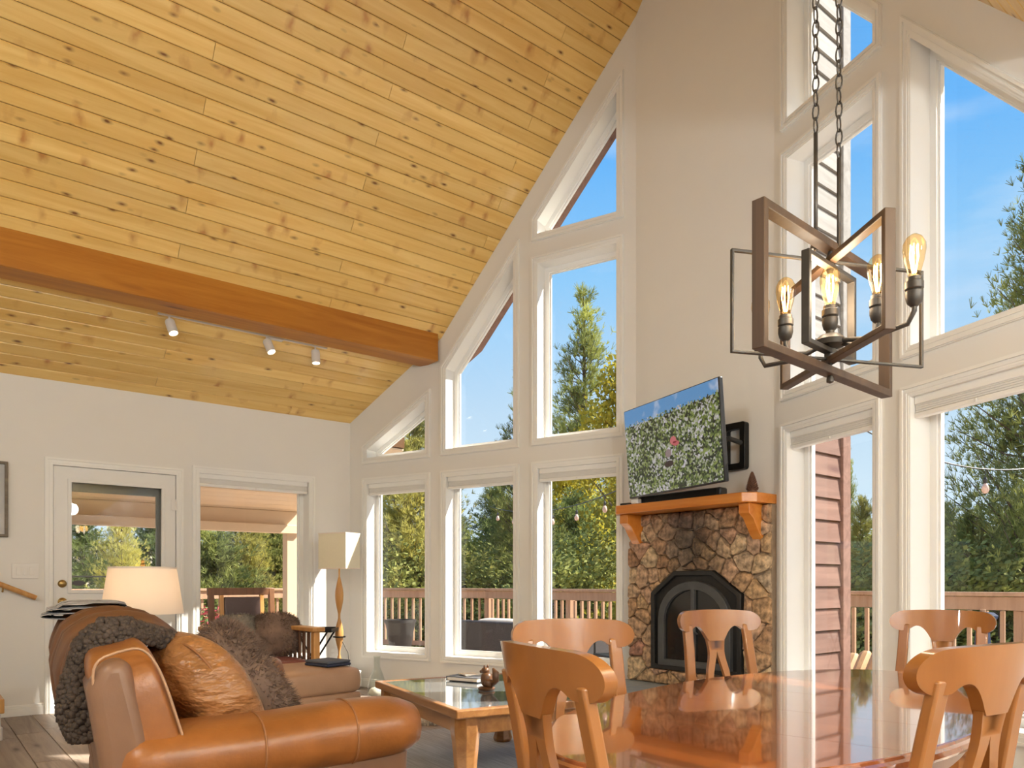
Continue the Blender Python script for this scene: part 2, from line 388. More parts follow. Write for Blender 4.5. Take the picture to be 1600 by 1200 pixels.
wall('wall_left', mapA, YBACK, YB0 + .05, lambda t: ceil_z(XA) + .0, [DOOR, WA])
wall('wall_prow_left', mapB, 0, tB(XF0), lambda t: ceil_z(XA + t * CO), WB, breaks=(tB(XK),))
wall('wall_chimney', mapF, 0, XF1 - XF0, lambda t: ceil_z(XF0 + t), [], breaks=(RIDGE_X - XF0,))
wall('wall_prow_right', mapC, 0, tC(XR), lambda t: ceil_z(XF1 + t * CO), WC, breaks=(tC(XKR),))
WR = [(-3.6, -2.0, .9, 2.1, 2.1), (-1.4, .2, .9, 2.1, 2.1), (.8, 2.2, .9, 2.1, 2.1)]
mapR = wall_map((XR, 0), (0, 1), (1, 0))
wall('wall_right', mapR, YBACK, prow_y(XR), lambda t: ceil_z(XR), WR)
mapK = wall_map((XA, YBACK), (1, 0), (0, -1))
wall('wall_back', mapK, 0, XR - XA, lambda t: ceil_z(XA + t), [], breaks=(XK - XA, RIDGE_X - XA, XKR - XA))
for w in WB: window(mapB, w)
for w in WC: window(mapC, w)
window(mapA, WA)
for w in WR: window(mapR, w)

# --- ceiling: every plank on its own, tongue and groove with a shadow gap
ceiling = struct_empty('ceiling', (RIDGE_X, 0, RIDGE_Z))
PW = .1143
OVER = .44
def slope_planks(x_lo, x_hi, side, joints, first=0, pw=PW):
    """planks between two x positions of one slope; side -1 left of the ridge, +1 right of it"""
    z_lo, z_hi = ceil_z(x_lo), ceil_z(x_hi)
    up = Vector((x_hi - x_lo, 0, z_hi - z_lo)); L = up.length; up.normalize()
    ax = Vector((0, 1, 0)) if side < 0 else Vector((0, -1, 0)); nz = ax.cross(up)
    n = int(round(L / pw)); w = L / n
    for i in range(n):
        p0 = Vector((x_lo, 0, z_lo)) + up * (i * w); p1 = p0 + up * w; mid = (p0 + p1) / 2
        e0, e1 = prow_y(p0.x) + OVER, prow_y(p1.x) + OVER
        js = [YBACK - .1] + [j for j in joints[(i + first) % len(joints)] if j < min(e0, e1) - .1] + [None]
        for a, b in zip(js[:-1], js[1:]):
            q0, q1 = (e0, e1) if b is None else (b, b)
            cy = (a + (q0 + q1) / 2) / 2
            rot = Matrix(((ax.x, up.x, nz.x), (ax.y, up.y, nz.y), (ax.z, up.z, nz.z)))
            sgn = 1 if side < 0 else -1
            g, c, h = .0016, .0055, w / 2
            prof = [(-h + g, -.018), (-h + g, -c), (-h + g + c, 0), (h - g - c, 0), (h - g, -c), (h - g, -.018)]
            v = []
            for e in (0, 1):
                for (yy, zz) in prof:
                    k = (yy + h) / (2 * h)
                    ye = (a + .0015 if e == 0 else (q0 + (q1 - q0) * k - (.0015 if b is not None else 0)))
                    v.append(((ye - cy) * sgn, yy, zz))
            m = len(prof)
            mb = MB().add(v, [tuple(range(m)), tuple(range(m, 2 * m))[::-1]] + [(j, (j + 1) % m, m + (j + 1) % m, m + j) for j in range(m)])
            o = mb.build('plank', M['pine'], ceiling)
            o.matrix_basis = Matrix.Translation(Vector((mid.x, cy, mid.z)) - ceiling.location) @ rot.to_4x4()
J3 = [[-.95, 2.86], [-2.22, 1.592], [-3.49, .32, 4.13]]           # butt joints step back row by row
slope_planks(XA - 2 * PW / 1.1766, XK, -1, [[j + .1 for j in q] for q in J3], 1)
slope_planks(XK, RIDGE_X, -1, J3)
slope_planks(XKR, RIDGE_X, 1, [[]])
slope_planks(XR + .3, XKR, 1, [[]], pw=.24)
# roof above the planks, with a fascia board along the overhang
rf = MB()
def roof_slab(x0, x1, m, y1a, y1b):
    z0, z1 = ceil_z(x0) + .022, ceil_z(x1) + .022
    m.add([(x0, YBACK - .4, z0), (x1, YBACK - .4, z1), (x1, y1b, z1), (x0, y1a, z0), (x0, YBACK - .4, z0 + .16), (x1, YBACK - .4, z1 + .16), (x1, y1b, z1 + .16), (x0, y1a, z0 + .16)],
          [(0, 3, 2, 1), (4, 5, 6, 7), (0, 1, 5, 4), (1, 2, 6, 5), (2, 3, 7, 6), (3, 0, 4, 7)])
ks = [XA - .22, XK, XF0, RIDGE_X, XF1, XKR, XR + .3]
for a, b in zip(ks[:-1], ks[1:]): roof_slab(a, b, rf, prow_y(a) + OVER, prow_y(b) + OVER)
o = rf.build('roof', M['gap']); o['kind'] = 'structure'
fa = MB()
for a, b in zip(ks[:-1], ks[1:]):
    za, zb = ceil_z(a), ceil_z(b); ya, yb = prow_y(a) + OVER, prow_y(b) + OVER
    fa.add([(a, ya, za - .035), (b, yb, zb - .035), (b, yb, zb + .2), (a, ya, za + .2), (a, ya + .05, za - .035), (b, yb + .05, zb - .035), (b, yb + .05, zb + .2), (a, ya + .05, za + .2)],
           [(0, 1, 2, 3), (4, 7, 6, 5), (0, 4, 5, 1), (3, 2, 6, 7), (0, 3, 7, 4), (1, 5, 6, 2)])
o = fa.build('trim_1', M['siding']); o['kind'] = 'structure'

# --- beam at the break of the slope
bm_len = prow_y(-6.3) - YBACK
o = MB().box((0, 0, 0), (.27, bm_len, .27)).build('ceiling_beam', M['beam'], loc=(-6.285, YBACK + bm_len / 2, 3.375), bevel=.008)
tag(o, 'long solid pine beam running under the break of the wooden ceiling', 'beam')

# --- floor: slab and planks laid across the room
fl = MB().prism([(XA - TH, YBACK - TH), (XR + TH, YBACK - TH), (XR + TH, prow_y(XR)), (XF1, YF + TH), (XF0, YF + TH), (XA - TH, YB0 + .05)], -.15, -.009, XYZ)
floor = fl.build('floor', M['floor']); floor['kind'] = 'structure'
rnd = random.Random(4)
FW = .19
for i in range(27):
    y0 = -.75 + i * FW
    x = XA + (0 if i % 2 else -.0); first = True
    while x < -.6:
        ln = rnd.uniform(1.0, 1.5) if not first else rnd.uniform(.5, 1.4); first = False
        x1 = min(x + ln, -.5)
        if prow_y((x + x1) / 2) > y0 + FW:
            o = MB().box((0, 0, 0), (x1 - x - .004, FW - .004, .009)).build('plank', M['floor'], floor, bevel=.0025, seg=1, loc=((x + x1) / 2, y0 + FW / 2, -.0045))
        x = x1
for i, (x0, x1, y0, y1) in enumerate(((-.5, XR, YBACK, 3.0), (XA, -.5, YBACK, -.75))):
    MB().bx(x0, x1, y0, y1, -.009, -.001).build('flooring', M['floor'], floor)

# --- baseboards
def baseboard(side, fn, t0, t1):
    mb = MB().prism([(t0, 0), (t1, 0), (t1, .072), (t0, .072)], -.016, .001, fn).prism([(t0, .072), (t1, .072), (t1, .09), (t0, .09)], -.009, .001, fn)
    o = mb.build('baseboard_' + side, M['trim'], bevel=.003); o['kind'] = 'structure'
baseboard('left', mapA, YBACK, .86)
baseboard('left_corner', mapA, 1.955, YB0)
baseboard('prow_left', mapB, .0, tB(XF0) - .05)
baseboard('prow_right', mapC, .1, tC(XR))

# --- door in the left wall
dr = struct_empty('door_1', (XA, .95, 0)); inv = Matrix.Translation(-Vector(dr.location))
P = outline(DOOR)
MB().ring(P, inset(P, .058), -.016, .002, mapA, inv).ring(inset(P, .004), inset(P, .02), -.026, -.016, mapA, inv).ring(inset(P, .034), inset(P, .046), -.021, -.016, mapA, inv).build('casing', M['trim'], dr)
MB().ring(inset(P, CAS - .002), inset(P, .062), -.01, .17, mapA, inv).build('jamb', M['trim'], dr)
slab = [(.926, .012), (1.889, .012), (1.889, 2.07), (.926, 2.07)]
glz = [(1.054, 1.02), (1.776, 1.02), (1.776, 1.946), (1.054, 1.946)]
body = MB()
for q in ([(.926, .012), (1.889, .012), (1.889, 1.02), (.926, 1.02)], [(.926, 1.946), (1.889, 1.946), (1.889, 2.07), (.926, 2.07)], [(.926, 1.02), (1.054, 1.02), (1.054, 1.946), (.926, 1.946)], [(1.776, 1.02), (1.889, 1.02), (1.889, 1.946), (1.776, 1.946)]):
    body.prism(q, .012, .056, mapA, inv)
lf = body.build('leaf', M['door'], dr)
MB().ring([(1.03, .996), (1.80, .996), (1.80, 1.97), (1.03, 1.97)], [(1.06, 1.026), (1.77, 1.026), (1.77, 1.94), (1.06, 1.94)], .002, .02, mapA, inv).build('glazing_bead', M['door'], dr, bevel=.004)
for z0 in (.14,):
    MB().ring([(1.08, z0), (1.74, z0), (1.74, .86), (1.08, .86)], [(1.11, z0 + .03), (1.71, z0 + .03), (1.71, .83), (1.11, .83)], .004, .014, mapA, inv).build('panel_moulding', M['door'], dr)
MB().prism([(1.05, 1.015), (1.78, 1.015), (1.78, 1.95), (1.05, 1.95)], .03, .036, mapA, inv).build('pane', M['pane'], dr)
M['storm'] = plain('storm_door_grey', (.15, .155, .14), .5, var=.05)
st = MB().ring([(.93, .02), (1.885, .02), (1.885, 2.06), (.93, 2.06)], [(1.02, .12), (1.76, .12), (1.76, 1.88), (1.02, 1.88)], .15, .185, mapA, inv)
st.prism([(1.02, 1.135), (1.76, 1.135), (1.76, 1.15), (1.02, 1.15)], .155, .175, mapA, inv)
st.build('storm_door_frame', M['storm'], dr)
for z, nm in ((.929, 'knob'), (1.08, 'deadbolt')):
    mt = Matrix.Translation(Vector((XA - .012, .99, z)) - Vector(dr.location)) @ Matrix.Rotation(R(90), 4, 'Y')
    pr = [(.033, 0), (.033, .008), (.026, .012), (.012, .018), (.012, .035), (.028, .045), (.03, .06), (.02, .07), (0, .072)] if nm == 'knob' else [(.033, 0), (.033, .01), (.027, .018), (.022, .022), (0, .023)]
    MB().lathe(pr, 20, M=mt).build('door_' + nm, M['brass'], dr, smooth=40)
for z in (.25, 1.05, 1.80):
    mb = MB().tube([(0, 0, -.05), (0, 0, .05)], .008, 10); mb.box((.0, -.02, 0), (.004, .04, .1))
    mb.build('hinge', M['white_plastic'], dr, loc=Vector((XA + .004, 1.893, z)) - Vector(dr.location))
# window sticker: small oval decal low on the glass
mb = MB().prism([(1.115 + .05 * math.cos(2 * math.pi * k / 24), 1.085 + .022 * math.sin(2 * math.pi * k / 24)) for k in range(24)], .028, .0295, mapA, inv)
mb.build('decal', plain('decal_dark', (.10, .085, .09), .6), dr)

# --- shades rolled up at the heads of the lower windows
def shade(fn, w, label):
    t0, t1 = w[0] + .068, w[1] - .068; zt = w[3] - .058
    o = thing('cellular_shade', label, 'window shade', fn((t0 + t1) / 2, zt, .05), group='raised cellular shades'); inv = Matrix.Translation(-Vector(o.location))
    def bar(nm, za, zb, ha, hb, mt, bv): MB().prism([(t0, za), (t1, za), (t1, zb), (t0, zb)], ha, hb, fn, inv).build(nm, mt, o, bevel=bv)
    bar('head_rail', zt - .052, zt, .012, .07, M['trim'], .006)
    c = MB()
    for k in range(7):
        z = zt - .053 - k * .006
        c.prism([(t0 + .003, z - .0055), (t1 - .003, z - .0055), (t1 - .003, z), (t0 + .003, z)], .018 + (.004 if k % 2 else 0), .062 - (.004 if k % 2 else 0), fn, inv)
    c.build('fabric_stack', M['shade_cloth'], o)
    bar('bottom_rail', zt - .122, zt - .096, .014, .066, M['trim'], .005)
    MB().prism([((t0 + t1) / 2 - .006, zt - .118), ((t0 + t1) / 2 + .006, zt - .118), ((t0 + t1) / 2 + .006, zt - .104), ((t0 + t1) / 2 - .006, zt - .104)], .006, .016, fn, inv).build('pull_tab', M['white_plastic'], o)
shade(mapB, WB[0], 'raised white shade on the tall window nearest the room corner')
shade(mapB, WB[2], 'raised white shade on the middle of the three tall windows')
shade(mapB, WB[4], 'raised white shade on the tall window beside the stone fireplace')
shade(mapC, WC[0], 'raised white shade on the narrow window right of the fireplace')
shade(mapC, WC[3], 'raised white shade on the wide window at the right edge')
shade(mapC, WC[5], 'raised white shade on the last prow window beyond the right edge')
shade(mapA, WA, 'raised white shade on the left wall window beside the glazed door')

# --- small things on the left wall
sw = thing('light_switch', 'white three gang rocker switch plate left of the door', 'switch', (XA + .001, .726, 1.184))
MB().box((.004, 0, 0), (.008, .186, .122)).build('plate', M['white_plastic'], sw, bevel=.003)
for dy in (-.046, 0, .046): MB().box((.010, 0, 0), (.006, .032, .066)).build('rocker', M['white_plastic'], sw, bevel=.002, loc=(0, dy, 0))
pf = thing('picture_frame', 'dark framed picture at the left edge above the switch', 'picture', (XA + .001, .35, 1.455))
fr_m = wood('picture_frame_wood', (.10, .075, .05), (.19, .15, .10), .5, 5, 1)
MB().ring([(-.257, 0), (.257, 0), (.257, .608), (-.257, .608)], [(-.235, .022), (.235, .022), (.235, .586), (-.235, .586)], 0, .035, lambda a, b, h: (h, a, b)).build('frame', fr_m, pf, bevel=.003)
MB().bx(.004, .014, -.24, .24, .017, .59).build('print', plain('print_paper', (.55, .55, .56), .8, var=.25, scale=3), pf)
hr = thing('stair_handrail', 'round wooden handrail sloping down along the left wall', 'handrail', (XA + .07, .45, 1.1))
MB().tube([(0, -2.0, .95), (0, .0, .022), (0, .345, -.137)], .021, 14).build('rail', M['honey'], hr, smooth=40)
for y, z in ((.12, -.033), (-1.3, .62)):
    MB().tube([(0, y, z - .02), (-.03, y, z - .05), (-.069, y, z - .05)], .007, 8).build('bracket', M['brass'], hr, smooth=40)
bn = thing('entry_bench', 'orange wooden bench end on white turned legs at the left edge', 'bench', (-6.45, 0, 0))
MB().bx(-.22, .22, -.62, .5, .185, .285).build('bench_top', M['honey'], bn, bevel=.006)
for x in (-.17, .19):
    for y in (-.55, .46):
        MB().lathe([(.032, 0), (.032, .085), (.022, .095), (.02, .14), (.024, .186)], 14, (x, y, 0)).build('leg', M['white_plastic'], bn, smooth=40)
# outlet low on the corner
ot = thing('wall_outlet', 'white outlet plate low on the left wall near the corner', 'outlet', (XA + .001, 3.43, .36))
MB().box((.004, 0, 0), (.008, .075, .118)).build('plate', M['white_plastic'], ot, bevel=.003)
for dz in (-.024, .024): MB().box((.009, 0, dz), (.004, .034, .03)).build('socket', M['trim'], ot, bevel=.001)
# ------------------------------------------------------------------ fireplace
def voronoi(seeds, box):
    cells = []
    for i, (x, y) in enumerate(seeds):
        poly = [(box[0], box[1]), (box[2], box[1]), (box[2], box[3]), (box[0], box[3])]
        for j, (u, v) in enumerate(seeds):
            if i == j or not poly: continue
            nx, ny = u - x, v - y; c = (nx * (x + u) + ny * (y + v)) / 2
            poly = clip(poly, nx, ny, c)
        cells.append(poly)
    return cells
def clip(poly, nx, ny, c):
    out = []
    for i in range(len(poly)):
        p, q = poly[i], poly[(i + 1) % len(poly)]; a = nx * p[0] + ny * p[1] - c; b = nx * q[0] + ny * q[1] - c
        if a <= 0: out.append(p)
        if (a < 0 < b) or (b < 0 < a):
            t = a / (a - b); out.append((p[0] + (q[0] - p[0]) * t, p[1] + (q[1] - p[1]) * t))
    return out
def dedupe(poly, eps=.012):
    out = []
    for p in poly:
        if not out or math.hypot(p[0] - out[-1][0], p[1] - out[-1][1]) > eps: out.append(p)
    if len(out) > 1 and math.hypot(out[0][0] - out[-1][0], out[0][1] - out[-1][1]) <= eps: out.pop()
    return out
def centroid(p): return (sum(a for a, _ in p) / len(p), sum(b for _, b in p) / len(p))
def shrink(p, k, d):
    cx, cy = centroid(p); out = []
    for x, y in p:
        l = math.hypot(x - cx, y - cy); f = max(.2, (l - d) / l) * k; out.append((cx + (x - cx) * f, cy + (y - cy) * f))
    return out
# stone colours with soot above the firebox
m, nt, b = new_mat('field_stone'); M['stone'] = m
b.inputs['Roughness'].default_value = .8
tc = N(nt, 'ShaderNodeTexCoord'); oi = N(nt, 'ShaderNodeObjectInfo'); ge = N(nt, 'ShaderNodeNewGeometry')
cr = N(nt, 'ShaderNodeValToRGB'); cols = [(.36, .20, .11), (.52, .34, .18), (.44, .26, .15), (.58, .43, .26), (.40, .20, .135), (.50, .38, .25)]
cr.color_ramp.interpolation = 'LINEAR'
for k, c in enumerate(cols):
    e = cr.color_ramp.elements[k] if k < 2 else cr.color_ramp.elements.new(k / 5)
    e.position = k / 5; e.color = rgb(c)
nt.links.new(oi.outputs['Random'], cr.inputs[0])
nz = N(nt, 'ShaderNodeTexNoise', Scale=26.0, Detail=7.0); nt.links.new(tc.outputs['Object'], nz.inputs['Vector'])
mr = N(nt, 'ShaderNodeMapRange'); mr.inputs['From Min'].default_value = .3; mr.inputs['From Max'].default_value = .7; mr.inputs['To Min'].default_value = .35; mr.inputs['To Max'].default_value = 1.5
nt.links.new(nz.outputs['Fac'], mr.inputs[0])
mx = N(nt, 'ShaderNodeMixRGB', blend_type='MULTIPLY'); mx.inputs[0].default_value = 1; nt.links.new(cr.outputs[0], mx.inputs[1]); nt.links.new(mr.outputs[0], mx.inputs[2])
sp = N(nt, 'ShaderNodeVectorMath', operation='SUBTRACT'); sp.inputs[1].default_value = (-3.63, 4.6, 1.42); nt.links.new(ge.outputs['Position'], sp.inputs[0])
sm = N(nt, 'ShaderNodeVectorMath', operation='MULTIPLY'); sm.inputs[1].default_value = (2.9, .3, 2.1); nt.links.new(sp.outputs[0], sm.inputs[0])
sl = N(nt, 'ShaderNodeVectorMath', operation='LENGTH'); nt.links.new(sm.outputs[0], sl.inputs[0])
n3 = N(nt, 'ShaderNodeTexNoise', Scale=7.0, Detail=4.0); nt.links.new(ge.outputs['Position'], n3.inputs['Vector'])
sa = N(nt, 'ShaderNodeMath', operation='ADD'); nt.links.new(sl.outputs['Value'], sa.inputs[0]); nt.links.new(n3.outputs['Fac'], sa.inputs[1])
sr = N(nt, 'ShaderNodeMapRange'); sr.inputs['From Min'].default_value = .75; sr.inputs['From Max'].default_value = 1.65; sr.inputs['To Min'].default_value = .8; sr.inputs['To Max'].default_value = 0.0
nt.links.new(sa.outputs[0], sr.inputs[0])
so = N(nt, 'ShaderNodeMixRGB'); so.inputs[2].default_value = (.035, .026, .02, 1); nt.links.new(sr.outputs[0], so.inputs[0]); nt.links.new(mx.outputs[0], so.inputs[1])
nt.links.new(so.outputs[0], b.inputs['Base Color']); bump(nt, b, nz.outputs['Fac'], .9, .03)
M['mortar'] = plain('mortar', (.34, .25, .17), .95, var=.25, scale=20, bmp=.5)
M['hearth'] = plain('hearth_slate', (.27, .30, .315), .55, var=.2, scale=7, bmp=.2)

FX0, FX1, FZ0, FZ1 = -4.27, -2.955, .285, 1.635
fp = thing('fireplace', 'field stone fireplace with black arched insert under the pine mantel', 'fireplace', (-3.6125, YF, 0))
inv = Matrix.Translation((3.6125, -YF, 0))
OPEN = [(-4.02, .405), (-3.18, .405), (-3.18, 1.01), (-3.43, 1.18), (-3.79, 1.18), (-4.02, 1.01)]
back = MB(); 
def in_open(x, z):
    n = len(OPEN); best = -9
    for i in range(n):
        (x0, y0), (x1, y1) = OPEN[i], OPEN[(i + 1) % n]; l = math.hypot(x1 - x0, y1 - y0); nx, ny = (y1 - y0) / l, -(x1 - x0) / l
        d = nx * (x - x0) + ny * (z - y0)
        if d > best: best, e = d, (nx, ny, nx * x0 + ny * y0)
    return best, e
# mortar bed in strips round the opening
for q in ([(FX0, FZ0), (-4.02, FZ0), (-4.02, FZ1), (FX0, FZ1)], [(-3.18, FZ0), (FX1, FZ0), (FX1, FZ1), (-3.18, FZ1)], [(-4.02, FZ0), (-3.18, FZ0), (-3.18, .405), (-4.02, .405)],
          [(-4.02, 1.01), (-3.79, 1.18), (-3.43, 1.18), (-3.18, 1.01), (-3.18, FZ1), (-4.02, FZ1)]):
    back.prism(q, YF - .065, YF - .002, XZ, inv)
back.build('mortar_bed', M['mortar'], fp)
rnd = random.Random(11); seeds = []
tries = 0
while len(seeds) < 80 and tries < 20000:
    tries += 1; x, z = rnd.uniform(FX0, FX1), rnd.uniform(FZ0, FZ1)
    if in_open(x, z)[0] < -.02: continue
    md = .082 + .085 * rnd.random()
    if all(math.hypot(x - u, (z - v) * 1.15) > md for u, v in seeds): seeds.append((x, z))
ins = [(-3.6, .8), (-3.8, .6), (-3.4, .6), (-3.6, .55), (-3.8, .95), (-3.4, .95)]
cells = voronoi(seeds + ins, (FX0, FZ0, FX1, FZ1))
for (sx, sz), poly in zip(seeds, cells):
    poly = dedupe(poly)
    if len(poly) < 3: continue
    d, (nx, ny, c) = in_open(sx, sz)
    poly = dedupe(clip(poly, -nx, -ny, -c - .004))
    if len(poly) < 3: continue
    # soften corners so the stones read as rounded field stone
    sm_ = []
    for i in range(len(poly)):
        p, q = poly[i], poly[(i + 1) % len(poly)]
        for k in (.12, .5, .88): sm_.append((p[0] + (q[0] - p[0]) * k + rnd.uniform(-.006, .006), p[1] + (q[1] - p[1]) * k + rnd.uniform(-.006, .006)))
    h = rnd.uniform(.022, .05); cx, cz = centroid(sm_)
    L = [(shrink(sm_, 1, .002), 0), (shrink(sm_, 1, .003), h * .6), (shrink(sm_, 1, .010), h * .95), (shrink(sm_, .72, .012), h + rnd.uniform(-.004, .008))]
    n = len(sm_); v = []; fs = []
    for pl, hh in L: v += [(a - cx, -hh, z - cz) for a, z in pl]
    for r_ in range(3):
        for i in range(n): fs.append((r_ * n + i, r_ * n + (i + 1) % n, (r_ + 1) * n + (i + 1) % n, (r_ + 1) * n + i))
    fs += [tuple(range(n)), tuple(range(3 * n, 4 * n))]
    MB().add(v, fs).build('stone', M['stone'], fp, smooth=50, loc=(cx + 3.6125, -.064, cz))
# insert
M['insert'] = plain('stove_black', (.025, .024, .023), .5, .3, var=.3, scale=20)
M['steel'] = plain('soot_steel', (.085, .088, .09), .45, .3, var=.3, scale=12)
ig = [(-4.018, .407), (-3.182, .407), (-3.182, 1.008), (-3.431, 1.178), (-3.789, 1.178), (-4.018, 1.008)]
MB().ring(ig, inset(ig, .035), YF - .105, YF - .06, XZ, inv).build('surround', M['insert'], fp, bevel=.004)
MB().prism(inset(ig, .03), YF - .075, YF - .065, XZ, inv).build('face_plate', M['insert'], fp)
def arch(cx, zb, w, zs, zt, n=16):
    return [(cx - w, zb), (cx + w, zb)] + [(cx + w * math.cos(math.pi * k / n), zs + (zt - zs) * math.sin(math.pi * k / n)) for k in range(0, n + 1)]
do = arch(-3.60, .44, .335, .80, 1.10); di = arch(-3.60, .49, .28, .79, 1.035)
MB().ring(do, di, YF - .115, YF - .07, XZ, inv).build('arched_door_frame', M['steel'], fp, bevel=.004)
MB().prism(di, YF - .088, YF - .08, XZ, inv).build('door_glass', plain('stove_glass', (.012, .012, .012), .12, var=.5, scale=6, coat=.5), fp)
MB().bx(-3.615, -3.585, YF - .115, YF - .085, .48, 1.06, inv).build('door_stile', M['steel'], fp, bevel=.003)
for s in (-1, 1):
    MB().tube([(-3.6 + s * .05, YF - .12, .70), (-3.6 + s * .05, YF - .15, .72), (-3.6 + s * .05, YF - .15, .84), (-3.6 + s * .05, YF - .12, .86)], .007, 8, M=inv).build('door_handle', M['steel'], fp, smooth=40)
# raised hearth
ha = thing('hearth', 'raised stone hearth with grey slate top in front of the fireplace', 'hearth', (-3.6, 4.4, 0))
MB().bx(-.72, .72, -.28, .262, 0, .235).build('base', M['mortar'], ha)
for i in range(4): MB().box((0, 0, 0), (.38, .57, .048)).build('slate_slab', M['hearth'], ha, bevel=.006, loc=(-.573 + i * .382, -.012, .26))
for i in range(9):
    MB().sq((0, 0, 0), (.155, .06, .2), .5, .5, 16, 8, wob=.03, seed=i).build('stone', M['stone'], ha, smooth=True, loc=(-.64 + i * .16, -.285, .12))

# mantel shelf on two corbels
mt = thing('mantel_shelf', 'orange pine mantel shelf with clipped corners on carved corbels', 'mantel', (-3.615, YF, 1.635))
sh = [(-.66, -.002), (-.66, -.24), (-.585, -.315), (.585, -.315), (.66, -.24), (.66, -.002)]
MB().prism(sh, .002, .07, XYZ).build('shelf', M['mantel'], mt, bevel=.005)
prof = [(-.002, -.005), (-.255, -.005), (-.255, -.075), (-.205, -.105), (-.165, -.16), (-.12, -.22), (-.075, -.26), (-.068, -.275), (-.002, -.275)]
for x in (-.60, .52):
    MB().prism(prof, 0, .085, lambda a, b_, h: (h, a, b_)).build('corbel', M['mantel'], mt, bevel=.004, loc=(x, 0, .006))

# television on a swing arm
tv_c = Vector((-3.525, 4.265, 2.09)); tvr = math.atan2(-.2405, .970)
tv = thing('television', 'flat television tilted on a wall arm above the mantel, showing a meadow', 'television', tv_c, tvr)
TL = Matrix.Rotation(R(4.5), 4, 'X')
MB().box((0, .02, 0), (1.12, .035, .685), M=TL).build('cabinet', M['dark'], tv, bevel=.006)
MB().box((0, .05, -.04), (.7, .045, .4), M=TL).build('rear_housing', M['dark'], tv, bevel=.01)
m, nt, b = new_mat('tv_screen')
b.inputs['Base Color'].default_value = (.01, .01, .01, 1); b.inputs['Roughness'].default_value = .25
tc = N(nt, 'ShaderNodeTexCoord'); se = N(nt, 'ShaderNodeSeparateXYZ'); nt.links.new(tc.outputs['Object'], se.inputs[0])
vo = N(nt, 'ShaderNodeTexVoronoi', Scale=70.0); nt.links.new(tc.outputs['Object'], vo.inputs['Vector'])
nz = N(nt, 'ShaderNodeTexNoise', Scale=5.0, Detail=5.0); nt.links.new(tc.outputs['Object'], nz.inputs['Vector'])
c1 = N(nt, 'ShaderNodeValToRGB'); c1.color_ramp.elements[0].color = (.012, .018, .012, 1); c1.color_ramp.elements[1].color = (.52, .48, .54, 1)
e = c1.color_ramp.elements.new(.42); e.color = (.05, .08, .02, 1); e = c1.color_ramp.elements.new(.62); e.color = (.21, .26, .06, 1)
c1.color_ramp.elements[0].position = .28; c1.color_ramp.elements[-1].position = .9
sv = N(nt, 'ShaderNodeSeparateColor'); nt.links.new(vo.outputs['Color'], sv.inputs[0])
mm = N(nt, 'ShaderNodeMath', operation='MULTIPLY_ADD'); mm.inputs[1].default_value = .75; nt.links.new(sv.outputs[0], mm.inputs[0])
m2 = N(nt, 'ShaderNodeMath', operation='MULTIPLY_ADD'); m2.inputs[1].default_value = .9; m2.inputs[2].default_value = -.32; nt.links.new(nz.outputs['Fac'], m2.inputs[0]); nt.links.new(m2.outputs[0], mm.inputs[2])
nt.links.new(mm.outputs[0], c1.inputs[0])
# ridge line: sky where z is above a gently rising, rough line
ra = N(nt, 'ShaderNodeMath', operation='MULTIPLY_ADD'); ra.inputs[1].default_value = -.03; nt.links.new(se.outputs['X'], ra.inputs[0]); nt.links.new(se.outputs['Z'], ra.inputs[2])
rn = N(nt, 'ShaderNodeMath', operation='MULTIPLY_ADD'); rn.inputs[1].default_value = .035; nt.links.new(sv.outputs[1], rn.inputs[0]); nt.links.new(ra.outputs[0], rn.inputs[2])
gt = N(nt, 'ShaderNodeMath', operation='GREATER_THAN'); gt.inputs[1].default_value = .245; nt.links.new(rn.outputs[0], gt.inputs[0])
cl = N(nt, 'ShaderNodeTexNoise', Scale=6.0, Detail=4.0); nt.links.new(tc.outputs['Object'], cl.inputs['Vector'])
cc = N(nt, 'ShaderNodeValToRGB'); cc.color_ramp.elements[0].position = .52; cc.color_ramp.elements[1].position = .75
cc.color_ramp.elements[0].color = (.10, .27, .52, 1); cc.color_ramp.elements[1].color = (.65, .66, .72, 1); nt.links.new(cl.outputs['Fac'], cc.inputs[0])
mx = N(nt, 'ShaderNodeMixRGB'); nt.links.new(gt.outputs[0], mx.inputs[0]); nt.links.new(c1.outputs[0], mx.inputs[1]); nt.links.new(cc.outputs[0], mx.inputs[2]); src = mx.outputs[0]
def blob(src, cx, cz, sx, sz, col):
    s_ = N(nt, 'ShaderNodeVectorMath', operation='SUBTRACT'); s_.inputs[1].default_value = (cx, 0, cz); nt.links.new(tc.outputs['Object'], s_.inputs[0])
    k_ = N(nt, 'ShaderNodeVectorMath', operation='MULTIPLY'); k_.inputs[1].default_value = (1 / sx, 0, 1 / sz); nt.links.new(s_.outputs[0], k_.inputs[0])
    l_ = N(nt, 'ShaderNodeVectorMath', operation='LENGTH'); nt.links.new(k_.outputs[0], l_.inputs[0])
    g_ = N(nt, 'ShaderNodeMath', operation='LESS_THAN'); g_.inputs[1].default_value = 1.0; nt.links.new(l_.outputs['Value'], g_.inputs[0])
    x_ = N(nt, 'ShaderNodeMixRGB'); x_.inputs[2].default_value = rgb(col); nt.links.new(g_.outputs[0], x_.inputs[0]); nt.links.new(src, x_.inputs[1]); return x_.outputs[0]
src = blob(src, .045, .012, .036, .030, (.50, .13, .14)); src = blob(src, .075, -.012, .038, .018, (.46, .10, .11)); src = blob(src, .062, -.002, .022, .007, (.22, .02, .03))
src = blob(src, -.02, -.145, .055, .022, (.03, .015, .015)); src = blob(src, -.02, -.07, .035, .03, (.25, .18, .18))
nt.links.new(src, b.inputs['Emission Color']); b.inputs['Emission Strength'].default_value = .48
